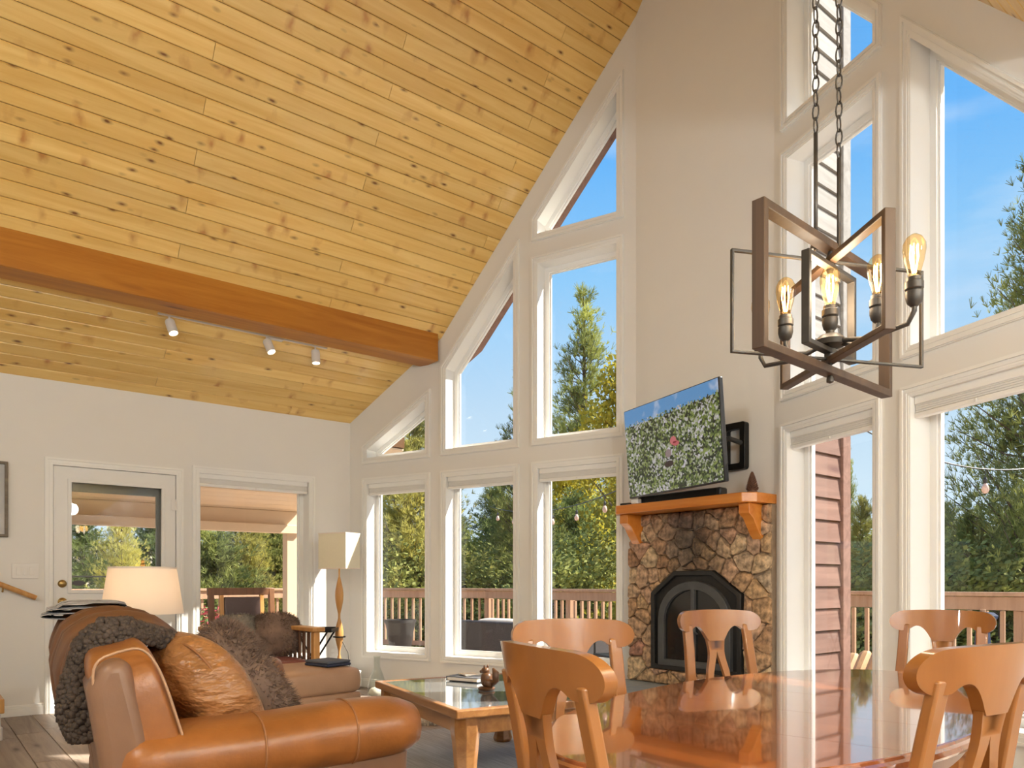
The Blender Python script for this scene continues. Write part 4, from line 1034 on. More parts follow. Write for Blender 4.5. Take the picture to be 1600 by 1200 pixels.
for i, (x, y, z, tilt, ang, ml, lab) in enumerate(((.13, -.10, .655, 20, 8, 'fur_grey', 'pale grey fur pillow on the left side of the slatted armchair'), (-.16, -.06, .665, 22, -14, 'fur', 'brown fur pillow on the right side of the slatted armchair'))):
    q = thing('fur_pillow', lab, 'pillow', mcm @ Vector((x, y, z)), R(-88 + ang), 'fur pillows on the armchair'); Q = Matrix.Rotation(R(tilt), 4, 'X')
    MB().sq((0, 0, 0), (.40, .17, .36), .75, .6, 28, 12, M=Q).build('cover', M[ml], q, smooth=True)
    o = fur_coat(sq_samples((0, 0, 0), (.40, .17, .36), 4500, i + 20, .75, .6, Q), .03, .003, i + 5, .6).build('fur', M[ml], q); o['kind'] = 'stuff'
# ottoman with folded navy cloth
om = thing('leather_ottoman', 'pale tan leather ottoman with nailhead trim in front of the armchair', 'ottoman', (-5.22, 2.22, 0), R(6))
MB().bx(-.31, .31, -.30, .30, .10, .30).build('body', M['leather_pale'], om, bevel=.02, seg=3)
MB().sq((0, 0, .385), (.66, .64, .20), .38, .25, 40, 14, wob=.003).build('cushion', M['leather_pale'], om, smooth=True)
for k in range(18):
    x = -.29 + k * .034
    for y in (-.302,): MB().sq((x, y, .13), (.012, .008, .012), 1, 1, 8, 5).build('nailhead', M['brass'], om, smooth=True)
    MB().sq((.312, x + .01, .13), (.008, .012, .012), 1, 1, 8, 5).build('nailhead', M['brass'], om, smooth=True)
for sx in (-1, 1):
    for sy in (-1, 1): MB().lathe([(.022, 0), (.03, .05), (.034, .102)], 12, (sx * .26, sy * .25, 0)).build('foot', M['walnut'], om, smooth=40)
nv_ = thing('folded_cloth', 'folded navy cloth lying on the pale leather ottoman', 'cloth', (-5.12, 2.37, .487), R(14))
MB().bx(-.13, .13, -.11, .11, 0, .02).build('lower_fold', M['navy'], nv_, bevel=.009, seg=3); MB().bx(-.128, .125, -.107, .11, .0205, .04).build('upper_fold', plain('slate_cloth', (.10, .11, .14), .9), nv_, bevel=.009, seg=3)
# folding tray tables
GT = 'black folding tray tables'
def tray_table(loc, rz, lab):
    t = thing('folding_tray_table', lab, 'tray table', loc, rz, GT)
    MB().bx(-.24, .24, -.17, .17, .63, .645).build('tray', M['black'], t, bevel=.006)
    MB().ring(sqp(.24, .17), sqp(.232, .162), .645, .665, XYZ).build('tray_rim', M['black'], t)
    for y in (-.14, .14):
        for s in (-1, 1): MB().tube([(s * .20, y, .01), (-s * .19, y, .63)], .009, 8).build('leg', M['black'], t, smooth=40)
    for s in (-1, 1): MB().tube([(s * .20, -.15, .01), (s * .20, .15, .01)], .009, 8).build('foot_bar', M['black'], t, smooth=40)
tray_table((-6.72, 2.94, 0), R(50), 'black folding tray table beside the spindle floor lamp')
tray_table((-6.88, 2.26, 0), R(88), 'black folding tray table tucked behind the slatted armchair')
# glass float vase and cream fleece on the floor by the lamp
vs_ = thing('glass_vase', 'clear glass bottle vase of white pebbles at the foot of the floor lamp', 'vase', (-6.32, 3.42, 0))
MB().lathe([(.06, 0), (.085, .03), (.09, .12), (.06, .22), (.03, .30), (.03, .38), (.035, .40), (.03, .40), (.025, .38), (.026, .30), (.055, .22), (.085, .12), (.08, .035), (0, .012)], 24).build('glass', pane_mat('vase_glass', (.93, .95, .94), 1.0), vs_, smooth=40)
MB().sq((0, 0, .06), (.15, .15, .10), .9, 1, 20, 10, wob=.03).build('pebbles', M['fur_cream'], vs_, smooth=True)
fw = thing('fleece_rug', 'white shaggy fleece lying on the floor past the ottoman', 'rug', (-5.3, 3.22, 0))
MB().sq((0, 0, .02), (.95, .62, .06), .8, .9, 40, 8, wob=.02).build('hide', M['fur_cream'], fw, smooth=True)
o = fur_coat(sq_samples((0, 0, .02), (.95, .62, .06), 5000, 30, .8, .9), .05, .005, 31, .8).build('wool', M['fur_cream'], fw); o['kind'] = 'stuff'
fs_ = thing('hearth_fleece', 'cream curly fleece heaped on the right end of the hearth', 'fleece', (-3.18, 4.36, .285))
MB().sq((0, 0, .05), (.44, .34, .13), .8, .9, 32, 10, wob=.05, seed=2).build('hide', M['fur_cream'], fs_, smooth=True)
rnd = random.Random(12); fm = MB()
for q, n_ in sq_samples((0, 0, .05), (.44, .34, .13), 700, 33, .8, .9):
    if q.z < .012: continue
    r_ = rnd.uniform(.012, .02); fm.lathe([(0, -r_), (r_ * .85, -r_ * .4), (r_ * .8, r_ * .45), (0, r_)], 5, M=Matrix.Translation(q))
o = fm.build('curls', M['fur_cream'], fs_, smooth=True); o['kind'] = 'stuff'
ft = thing('fire_tool', 'small black fireplace tool with andiron feet on the left corner of the hearth', 'fire tool', (-4.16, 4.3, .285))
MB().bx(-.07, .07, -.012, .012, .05, .085).build('crossbar', M['black'], ft, bevel=.004)  # fireplace tool: low bar on andiron feet
for s in (-1, 1): MB().tube([(s * .05, -.06, .006), (s * .05, -.01, .05), (s * .05, .05, .006)], .007, 8).build('foot', M['black'], ft, smooth=40)
bxh = thing('baseboard_heater', 'low white wall heater box in the corner under the window', 'heater', (-7.12, 3.52, 0), R(20))
MB().bx(-.14, .14, -.05, .05, .02, .19).build('housing', M['trim'], bxh, bevel=.008)
for k in range(3): MB().bx(-.13, .13, -.054, -.049, .05 + k * .04, .062 + k * .04).build('louvre', M['white_plastic'], bxh)

# ------------------------------------------------------------------ chandelier
ch = thing('chandelier', 'frame chandelier of crossed wood and iron rectangles with five filament bulbs', 'chandelier', (-1.139, 2.10, 1.68))
def hoop(name, ang, half, z0, z1, wd, th_, mat, sh=0):
    mb = MB()
    P_ = [(-half + sh, z0), (half + sh, z0), (half + sh, z1), (-half + sh, z1)]
    mb.ring(P_, inset(P_, th_), -wd / 2, wd / 2, XZ)
    o = mb.build(name, mat, ch, bevel=.002); o.rotation_euler = (0, 0, ang); return o
hoop('wood_frame', math.atan2(.785, -.038), .395, .008, .394, .036, .022, M['frame_wood'])
hoop('wood_frame', math.atan2(.335, -.505), .30, .044, .352, .030, .016, M['frame_wood'])
hoop('iron_frame', math.atan2(.61, .28), .322, .052, .346, .012, .008, M['iron'])
hoop('iron_frame', math.atan2(.414, -.03), .155, .071, .333, .024, .014, M['iron'])
MB().lathe([(0, -.015), (.010, -.01), (.010, .0), (.006, .01), (.006, .05), (.016, .06), (.016, .085), (.042, .095), (.045, .11), (.03, .125), (.012, .132), (.012, .15)], 20).build('hub', M['iron'], ch, smooth=40)
MB().lathe([(.006, .305), (.010, .315), (.012, .35), (.006, .37), (.006, .40)], 12).build('top_knuckle', M['iron'], ch, smooth=40)
bulb_glass = pane_mat('amber_glass', (1.0, .86, .62), .8)
fil = glow('filament', (1, .62, .22), 22)
for k, (dx, dy) in enumerate(((-.25, .03), (-.125, -.03), (0, 0), (.125, .03), (.245, -.02))):
    if k != 2: MB().tube([(dx * .1, dy * .1, .105), (dx * .5, dy * .5, .085), (dx * .93, dy * .93, .095), (dx, dy, .125), (dx, dy, .16)], .007, 8).build('arm', M['iron'], ch, smooth=True)
    sk = MB().lathe([(.008, .135), (.018, .145), (.022, .16), (.022, .175), (.019, .178), (.023, .182), (.023, .20), (.019, .203), (.019, .212)], 16, (dx, dy, 0)).build('socket', M['iron'], ch, smooth=40)
    MB().lathe([(.013, .212), (.016, .225), (.024, .255), (.029, .285), (.028, .302), (.020, .318), (.008, .327), (.0, .329)], 18, (dx, dy, 0)).build('bulb', bulb_glass, sk, smooth=True)
    f_ = MB()
    for j in range(5):
        a = j * 1.257; f_.tube([(dx + .004 * math.cos(a), dy + .004 * math.sin(a), .225), (dx + .011 * math.cos(a), dy + .011 * math.sin(a), .265), (dx + .009 * math.cos(a), dy + .009 * math.sin(a), .300)], .0014, 5)
    f_.build('filament', fil, sk)
def chain(x, y, z0, z1, nm):
    mb = MB(); k = 0; z = z0
    while z < z1:
        pts = []
        for j in range(12):
            a = 2 * math.pi * j / 12; u_, w_ = .0095 * math.cos(a), .024 * math.sin(a)
            pts.append((x + (u_ if k % 2 else 0), y + (0 if k % 2 else u_), z + .02 + w_))
        mb.tube(pts, .0026, 5, closed=True); z += .0405; k += 1
    mb.build(nm, M['iron'], ch, smooth=True)
rv = Vector((.6239, .7815))
for s, zr in ((-.042, .72), (.026, .645)):
    x, y = rv.x * s, rv.y * s
    MB().tube([(x, y, .375), (x, y, zr)], .006, 8).build('stem', M['iron'], ch, smooth=True)
    chain(x, y, zr, 3.2, 'chain')
MB().tube([(rv.x * -.055, rv.y * -.055, .385), (rv.x * .04, rv.y * .04, .385)], .007, 8).build('hanger_bar', M['iron'], ch)
z_c = ceil_z(-1.139) - 1.68
MB().lathe([(.012, 3.2), (.05, 3.215), (.055, 3.235), (.055, z_c)], 20).build('canopy', M['iron'], ch, smooth=40)

# ------------------------------------------------------------------ track light under the beam
tk = thing('track_light', 'white ceiling track with three cylinder spotlights beside the beam', 'track light', (-6.53, 2.27, 3.255))
MB().bx(-.018, .018, -.72, .74, .0, .022).build('track', M['white_plastic'], tk, bevel=.003)
for y in (-.6, .6): MB().bx(-.006, .006, y - .01, y + .01, .02, .07).build('hanger', M['white_plastic'], tk)
MB().bx(-.024, .024, .18, .32, -.012, .002).build('power_feed', M['white_plastic'], tk, bevel=.004)
spot_m = glow('spot_lens', (1, .80, .5), 5)
for y, tx, ty in ((-.63, 22, 10), (.175, 24, 12), (.63, 8, 0)):
    Q = Matrix.Translation((0, y, -.03)) @ Matrix.Rotation(R(-tx), 4, 'Y') @ Matrix.Rotation(R(ty), 4, 'X')
    hd = MB().lathe([(0, .0), (.034, -.004), (.038, -.015), (.038, -.125), (.034, -.125), (.034, -.11)], 22, M=Q).build('spot_head', M['white_plastic'], tk, smooth=40)
    MB().lathe([(0, -.111), (.033, -.11)], 20, M=Q).build('lens', spot_m, hd)
    MB().tube([(0, y, .0), (0, y, -.035)], .008, 8).build('swivel', M['white_plastic'], tk)
    ld = bpy.data.lights.new('track_spot', 'SPOT'); ld.energy = 14; ld.color = (1, .80, .55); ld.spot_size = R(80); ld.spot_blend = .8; ld.shadow_soft_size = .04
    lo = bpy.data.objects.new('track_spot_light', ld); link(lo, hd); lo.matrix_basis = Q @ Matrix.Translation((0, 0, -.13))
# ------------------------------------------------------------------ table lamp bulb, dining bulbs, and added fill globes out of view
def point(name, loc, e, col=(1, .82, .6), r_=.05, parent=None):
    ld = bpy.data.lights.new(name, 'POINT'); ld.energy = e; ld.color = col; ld.shadow_soft_size = r_
    o = bpy.data.objects.new(name, ld); link(o, parent); o.location = loc; return o
point('table_lamp_light', (0, 0, .48), 1.2, parent=tl, r_=.04)
point('chandelier_light', (0, 0, .27), 4, parent=ch, r_=.09)
globe = pane_mat('clear_globe', (.985, .985, .98), .6)
def fill_globe(loc, e, lab, r_=.2):  # unseen lamp, added to brighten the room
    t = thing('fill_light_globe', lab, 'fill light', loc, group='added fill light globes out of view')
    o = MB().sq((0, 0, 0), (2 * r_, 2 * r_, 2 * r_), 1, 1, 28, 16).build('globe', globe, t, smooth=True)
    MB().lathe([(.02, r_ - .01), (.026, r_ - .03), (.022, r_ - .07), (.0, r_ - .071)], 14).build('lamp_holder', M['brass'], t, smooth=40)
    zc = ceil_z(loc[0]) - loc[2]
    MB().tube([(0, 0, r_ - .01), (0, 0, zc - .02)], .006, 8).build('stem', M['brass'], t)
    MB().lathe([(.05, zc - .03), (.06, zc - .005)], 16).build('canopy', M['brass'], t)
    ld = bpy.data.lights.new('fill_globe_light', 'POINT'); ld.energy = e * .142; ld.color = (.90, .97, 1); ld.shadow_soft_size = .11
    lo = bpy.data.objects.new('fill_globe_light', ld); link(lo, t)
    return t
fill_globe((.9, -1.2, 2.25), 150, 'added fill light globe, unseen behind the viewer')
fill_globe((1.35, .75, 2.4), 560, 'added fill light globe, unseen to the right of the viewer')
fill_globe((1.2, 2.3, 2.45), 330, 'added fill light globe by the last prow window, unseen right of the viewer')
fill_globe((-1.0, -1.6, 3.2), 520, 'added fill light globe hanging high, unseen behind the viewer')
fill_globe((-3.4, -3.4, 3.0), 190, 'added fill light globe hanging high, unseen behind the sofa')

# ------------------------------------------------------------------ outdoors: ground, deck, railing
def hill(x, y):
    d = math.hypot(x + 2, y - 2)
    return -3.4 + max(0, d - 22) * .10 + .8 * math.sin(x * .11) * math.cos(y * .13) * min(1, d / 25)
gm = MB()
def gfn(u, v):
    a = 2 * math.pi * u; r_ = 3 + 120 * v ** 1.8
    x, y = -2 + r_ * math.cos(a), 2 + r_ * math.sin(a)
    return (x, y, hill(x, y) - (.0 if r_ > 12 else .4))
gm.grid(64, 26, gfn, wrap_u=True)
M['ground'] = plain('dry_grass', (.36, .29, .19), .95, var=.5, scale=.5, bmp=.3, bscale=2)
o = gm.build('ground', M['ground'], smooth=True); o['kind'] = 'structure'
DZ = -.10
dk = MB().prism([(-13.2, -4), (-7.52, -4), (-7.52, YB0), (XF0 - .1, YF + .25), (XF1 + .1, YF + .25), (2.3, 3.0), (7.5, 3.0), (7.5, 8.25), (-10.4, 8.0), (-13.2, 6.3)], DZ - .1, DZ, XYZ)
o = dk.build('deck', M['deck']); o['kind'] = 'structure'
mb = MB()
for x, y in ((-12.8, 6.2), (-10.3, 7.7), (-7, 7.9), (-3.5, 7.9), (0, 7.9), (4, 7.9), (7, 7.9), (-12.8, 1), (-12.8, -3.5)): mb.bx(x - .07, x + .07, y - .07, y + .07, -4.4, DZ - .1)
o = mb.build('deck_piers', M['rail']); o['kind'] = 'structure'
bal_me = MB().box((0, 0, 0), (.036, .036, .80)).mesh('baluster', M['rail'])
post_me = MB().box((0, 0, 0), (.10, .10, 1.06)).mesh('post', M['rail'])
def railing(a, b_, lab, npost):
    a, b_ = Vector(a), Vector(b_); d = b_ - a; L = d.length; ang = math.atan2(d.y, d.x)
    t = thing('deck_railing', lab, 'railing', (a.x, a.y, DZ), ang, 'redwood deck railings')
    MB().bx(0, L, -.075, .075, 1.06, 1.10).build('cap_rail', M['rail'], t, bevel=.006)
    MB().bx(0, L, -.045, -.008, .93, 1.055).build('upper_rail', M['rail'], t)
    MB().bx(0, L, -.045, -.008, .08, .165).build('lower_rail', M['rail'], t)
    n = int(L / .14)
    for i in range(n + 1):
        o = bpy.data.objects.new('baluster', bal_me); link(o, t); o.location = (i * L / n, .012, .52)
    for i in range(npost + 1):
        o = bpy.data.objects.new('post', post_me); link(o, t); o.location = (i * L / npost, .05, .53)
railing((-10.4, 7.75), (3.4, 8.25), 'long redwood deck railing running behind the fireplace', 7)
railing((-12.9, 6.3), (-10.4, 7.75), 'short angled redwood deck railing at the deck corner', 1)
railing((-12.9, -1.2), (-12.9, 6.3), 'redwood deck railing beyond the covered porch', 4)

# --- chimney chase: lap siding boards and corner boards
cs = thing('chimney_chase', 'board sided chimney chase rising outside the window right of the fireplace', 'chimney', (-3.6, 5.3, 0))
CX0, CX1, CY0, CY1, CZ = -.42, .655, -.34, .36, 7.6
MB().bx(CX0 + .012, CX1 - .012, CY0, CY1 - .012, DZ, CZ).build('core', M['gap'], cs)
bw = .166
nb = int((CZ - DZ) / bw)
def board(L):
    v = [(-L / 2, 0, 0), (L / 2, 0, 0), (L / 2, 0, bw - .012), (-L / 2, 0, bw - .012), (-L / 2, .026, 0), (L / 2, .026, 0), (L / 2, .012, bw - .012), (-L / 2, .012, bw - .012)]
    return MB().add(v, [(0, 1, 2, 3), (4, 7, 6, 5), (0, 4, 5, 1), (3, 2, 6, 7), (0, 3, 7, 4), (1, 5, 6, 2)])
L_s, L_f = CY1 - CY0 - .09, CX1 - CX0 - .18
side_lo, side_hi = board(L_s).mesh('board', M['siding']), board(L_s).mesh('board', M['siding_glare'])
fr_lo, fr_hi = board(L_f).mesh('board', M['siding']), board(L_f).mesh('board', M['siding_glare'])
for i in range(nb):
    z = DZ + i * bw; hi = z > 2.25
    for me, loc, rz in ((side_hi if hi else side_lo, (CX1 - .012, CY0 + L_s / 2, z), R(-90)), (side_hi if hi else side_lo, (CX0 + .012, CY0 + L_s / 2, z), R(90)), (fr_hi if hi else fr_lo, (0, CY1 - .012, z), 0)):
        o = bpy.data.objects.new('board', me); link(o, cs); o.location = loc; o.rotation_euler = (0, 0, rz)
for sx in (-1, 1):
    for z0, z1, ml in ((DZ, 2.26, 'siding'), (2.262, CZ, 'siding_glare')):
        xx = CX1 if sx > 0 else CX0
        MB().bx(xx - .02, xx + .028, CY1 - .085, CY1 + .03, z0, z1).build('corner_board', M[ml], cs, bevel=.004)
MB().bx(CX0 - .05, CX1 + .05, CY0 - .05, CY1 + .05, CZ, CZ + .08).build('cap', M['gap'], cs)

# --- covered porch outside the left wall
pr_ = thing('porch_roof', 'cream boarded porch roof on posts outside the door and left window', 'porch roof', (-9.1, 0, 0))
PY0, PY1 = -4.2, 4.40
for i in range(16):
    x0 = 1.60 - i * .205; x1 = x0 - .2; z0 = 2.60 - (1.60 - x0) * .16; z1 = 2.60 - (1.60 - x1) * .16
    MB().add([(x0, PY0, z0), (x1, PY0, z1), (x1, PY1, z1), (x0, PY1, z0), (x0, PY0, z0 + .02), (x1, PY0, z1 + .02), (x1, PY1, z1 + .02), (x0, PY1, z0 + .02)],
             [(0, 3, 2, 1), (4, 5, 6, 7), (0, 1, 5, 4), (1, 2, 6, 5), (2, 3, 7, 6), (3, 0, 4, 7)]).build('ceiling_board', M['porch'], pr_)
MB().add([(1.62, PY0, 2.63), (-1.9, PY0, 2.07), (-1.9, PY1, 2.07), (1.62, PY1, 2.63), (1.62, PY0, 2.75), (-1.9, PY0, 2.19), (-1.9, PY1, 2.19), (1.62, PY1, 2.75)],
         [(0, 3, 2, 1), (4, 5, 6, 7), (0, 1, 5, 4), (1, 2, 6, 5), (2, 3, 7, 6), (3, 0, 4, 7)]).build('roofing', M['gap'], pr_)
MB().bx(-1.52, -1.38, PY0, PY1, 1.92, 2.12).build('outer_beam', M['porch'], pr_, bevel=.006)
MB().bx(-1.42, -1.30, PY0, PY1, 1.80, 1.92).build('lower_beam', M['porch'], pr_, bevel=.006)
MB().bx(-.08, .04, PY0, PY1, 2.20, 2.32).build('middle_beam', M['porch'], pr_, bevel=.006)
for y in (4.3, .2, -3.8):
    MB().bx(-1.53, -1.36, y - .085, y + .085, DZ, 1.92).build('post', M['porch'], pr_, bevel=.006)

# --- deck furniture seen through the windows
pot = thing('deck_planter', 'dark tapered planter pot on the deck outside the corner window', 'planter', (-9.9, 5.75, DZ))
MB().lathe([(.13, 0), (.22, .58), (.24, .60), (.24, .64), (.21, .64), (.20, .56), (0, .55)], 24).build('pot', plain('pot_glaze', (.02, .015, .013), .6, var=.2), pot, smooth=40)
MB().lathe([(0, .555), (.20, .56)], 24).build('soil', M['bark'], pot)
wk = plain('dark_wicker', (.04, .034, .034), .7, var=.5, scale=60, bmp=.6, bscale=120)
so_ = thing('wicker_sofa', 'dark wicker outdoor sofa with pale cushions outside the middle tall window', 'outdoor sofa', (-6.95, 6.0, DZ), R(8))
MB().bx(-1.0, 1.0, -.42, .42, .04, .38).build('base', wk, so_, bevel=.02)
MB().bx(-1.0, 1.0, -.45, -.33, .06, .72).build('back', wk, so_, bevel=.03, seg=3)
for s in (-1, 1): MB().bx(s * .94 - .07, s * .94 + .07, -.42, .42, .06, .60).build('arm', wk, so_, bevel=.02)
for x in (-.45, .45):
    MB().sq((x, -.22, .57), (.86, .2, .36), .5, .35, 28, 10).build('back_cushion', M['fur_cream'], so_, smooth=True); MB().sq((x, .05, .43), (.86, .75, .16), .4, .3, 28, 10).build('seat_cushion', M['navy'], so_, smooth=True)
def patio_chair(loc, rz, lab):
    t = thing('patio_chair', lab, 'patio chair', loc, rz, 'black metal patio chairs')
    MB().bx(-.24, .24, -.22, .24, .42, .45).build('seat', M['black'], t, bevel=.008)
    MB().tube([(-.24, -.22, .0), (-.24, -.25, .45), (-.23, -.33, .90), (.23, -.33, .90), (.24, -.25, .45), (.24, -.22, 0)], .014, 8).build('back_frame', M['black'], t, smooth=40)
    for k in range(5): MB().tube([(-.16 + k * .08, -.24, .45), (-.16 + k * .08, -.325, .89)], .007, 6).build('spindle', M['black'], t)
    for s in (-1, 1): MB().tube([(s * .24, .22, 0), (s * .24, .22, .66), (s * .24, -.27, .66)], .013, 8).build('arm', M['black'], t, smooth=40)
patio_chair((-5.35, 5.75, DZ), R(160), 'black metal patio chair outside the window left of the fireplace')
ad = thing('adirondack_chair', 'wooden slat back deck chair outside the window right of the fireplace', 'deck chair', (-3.3, 6.45, DZ), R(165))
ad.scale = (1.05, 1, .62)
ad_m = wood('deck_chair_wood', (.46, .25, .11), (.62, .38, .19), .6, 5, 2)
for k in range(5):
    x = -.24 + k * .12; hh = .86 + (.05 if k in (1, 3) else .08 if k == 2 else 0)
    MB().tube([(x, -.10, .28), (x * 1.1, -.33, hh - .04), (x * 1.1, -.345, hh)], [.05, .052, .03], 8).build('back_slat', ad_m, ad, smooth=40)
for k in range(4): MB().bx(-.28, .28, -.06 + k * .13, .055 + k * .13, .30 + k * .02, .325 + k * .02).build('seat_slat', ad_m, ad)
for s in (-1, 1):
    MB().bx(s * .33 - .06, s * .33 + .06, -.25, .48, .54, .565).build('arm', ad_m, ad, bevel=.006); MB().bx(s * .31 - .02, s * .31 + .02, .36, .46, 0, .545).build('front_leg', ad_m, ad)
    MB().prism([(-.45, .0), (-.36, 0), (.4, .28), (.4, .36), (.3, .36)], s * .29 - .015, s * .29 + .015, YZ).build('rear_leg', ad_m, ad)
um = thing('closed_umbrella', 'closed navy patio umbrella standing on the deck by the right railing', 'umbrella', (-2.3, 6.55, DZ))
MB().lathe([(.22, 0), (.22, .04), (.05, .07)], 20).build('base', M['black'], um, smooth=40)
MB().tube([(0, 0, .05), (0, 0, .98)], .02, 10).build('pole', M['rail'], um)
MB().lathe([(.05, .42), (.045, .55), (.06, .68), (.05, .80), (.11, .93), (.08, .955), (0, .96)], 7).build('canopy', M['navy'], um)
pt = thing('patio_table', 'pale blue round patio table by the right railing', 'patio table', (-1.75, 6.4, DZ))
MB().lathe([(0, .68), (.48, .68), (.5, .70), (.48, .72), (0, .725)], 36).build('table_top', plain('pale_blue_top', (.42, .52, .60), .4), pt, smooth=40)
MB().tube([(0, 0, .03), (0, 0, .69)], .03, 10).build('column', M['black'], pt); MB().lathe([(.25, 0), (.25, .03), (.04, .05)], 20).build('base', M['black'], pt, smooth=40)

# --- festoon lights strung over the deck
GS = 'festoon light strings over the deck'
def festoon(a, b_, sag, n, lab):
    a, b_ = Vector(a), Vector(b_); t = thing('festoon_lights', lab, 'string lights', a, group=GS)
    at = lambda k: (b_ - a) * k + Vector((0, 0, -sag * 4 * k * (1 - k)))
    MB().tube([at(k / 24) for k in range(25)], .006, 6).build('cable', M['dark'], t, smooth=True)
    for i in range(n):
        p = at((i + .5) / n)
        sk = MB().tube([p, p + Vector((0, 0, -.07))], .004, 6).lathe([(.014, -.12), (.017, -.085), (.008, -.065)], 10, p).build('lamp_holder', M['dark'], t)
        MB().lathe([(.012, -.115), (.026, -.145), (.03, -.17), (.02, -.195), (0, -.202)], 12, p).build('bulb', fbulb, sk, smooth=True)
fbulb = plain('frosted_bulb', (.62, .42, .34), .25, var=.03)
festoon((-2.93, 5.66, 2.35), (-1.9, 8.2, 2.30), .30, 5, 'string of festoon bulbs drooping from the chimney corner')
festoon((-1.9, 8.2, 2.62), (3.2, 8.2, 2.50), .05, 6, 'string of festoon bulbs across the wide right window')
festoon((-4.3, 5.66, 2.35), (-10.3, 7.75, 2.4), .30, 8, 'string of festoon bulbs across the tall left windows')
pm_ = thing('festoon_pole', 'slim deck pole carrying festoon strings by the railing', 'pole', (-1.9, 8.12, DZ))
MB().tube([(0, 0, 0), (0, 0, 2.75)], .02, 8).build('pole', M['dark'], pm_); MB().lathe([(.06, 0), (.06, .02), (.02, .03)], 12).build('foot', M['dark'], pm_)

fpot = thing('flower_planter', 'clay planter of red and pink flowers on the porch outside the left window', 'planter', (-10.9, 3.35, DZ))
MB().lathe([(.14, 0), (.20, .34), (.22, .36), (.22, .40), (.18, .40), (0, .38)], 20).build('pot', plain('terracotta', (.42, .18, .10), .8), fpot, smooth=40)
rnd = random.Random(21)
for nm, col, n_ in (('foliage', (.12, .20, .05), 500), ('flowers', (.62, .09, .12), 420), ('flowers', (.75, .30, .22), 160)):
    mb = MB()
    for _ in range(n_):
        v = Vector((rnd.gauss(0, 1), rnd.gauss(0, 1), rnd.gauss(0, 1))).normalized() * rnd.random() ** .4; c = Vector((v.x * .34, v.y * .34, .62 + v.z * .26))
        q = Vector((rnd.gauss(0, 1), rnd.gauss(0, 1), rnd.gauss(0, 1))).normalized(); u_ = q.orthogonal().normalized(); w_ = q.cross(u_); l = rnd.uniform(.02, .04)
        mb.add([c, c + u_ * l + w_ * l * .7, c + u_ * l * 2, c + u_ * l - w_ * l * .7], [(0, 1, 2, 3)])
    o = mb.build(nm, plain(nm + '_petal', col, .7, var=.3), fpot); o['kind'] = 'stuff'

# ------------------------------------------------------------------ trees
def leaf_mat(name, c, var=.45, scale=.7, rand=.25):
    m, nt, b = new_mat(name); b.inputs['Roughness'].default_value = .75; b.inputs['Specular IOR Level'].default_value = .25
    tc = N(nt, 'ShaderNodeTexCoord'); nz = N(nt, 'ShaderNodeTexNoise', Scale=scale, Detail=3.0); nt.links.new(tc.outputs['Object'], nz.inputs['Vector'])
    mx = N(nt, 'ShaderNodeValToRGB'); mx.color_ramp.elements[0].color = rgb(mul(c, 1 - var)); mx.color_ramp.elements[1].color = rgb((min(1, c[0] * 1.5), min(1, c[1] * 1.32), c[2]))
    mx.color_ramp.elements[0].position = .35; mx.color_ramp.elements[1].position = .68
    nt.links.new(nz.outputs['Fac'], mx.inputs[0])
    oi = N(nt, 'ShaderNodeObjectInfo'); hs = N(nt, 'ShaderNodeHueSaturation'); ma = N(nt, 'ShaderNodeMapRange'); ma.inputs['To Min'].default_value = 1 - rand; ma.inputs['To Max'].default_value = 1 + rand
    nt.links.new(oi.outputs['Random'], ma.inputs[0]); nt.links.new(ma.outputs[0], hs.inputs['Value']); nt.links.new(mx.outputs[0], hs.inputs['Color']); nt.links.new(hs.outputs[0], b.inputs['Base Color'])
    tw = N(nt, 'ShaderNodeBsdfTranslucent'); nt.links.new(hs.outputs[0], tw.inputs['Color']); ms = N(nt, 'ShaderNodeMixShader'); ms.inputs[0].default_value = .35
    nt.links.new(b.outputs[0], ms.inputs[1]); nt.links.new(tw.outputs[0], ms.inputs[2]); nt.links.new(ms.outputs[0], nt.nodes['Material Output'].inputs[0])
    return m
M['needle'] = leaf_mat('pine_needles', (.30, .35, .12)); M['needle_light'] = leaf_mat('sunny_needles', (.50, .50, .17)); M['needle_dark'] = leaf_mat('fir_needles', (.19, .255, .105)); M['leaf'] = leaf_mat('yellow_leaves', (.50, .46, .06), .35, .9)
def tuft(mb, p, d, l, w, rnd, k=8):
    for _ in range(k):
        q = (d + Vector((rnd.gauss(0, .55), rnd.gauss(0, .55), rnd.gauss(.1, .45)))).normalized(); s = q.orthogonal().normalized(); s.rotate(Quaternion(q, rnd.uniform(0, 6.28)))
        mb.add([p - s * w * .5, p + s * w * .5, p + q * l + s * w * .3, p + q * l - s * w * .3], [(0, 1, 2, 3)])
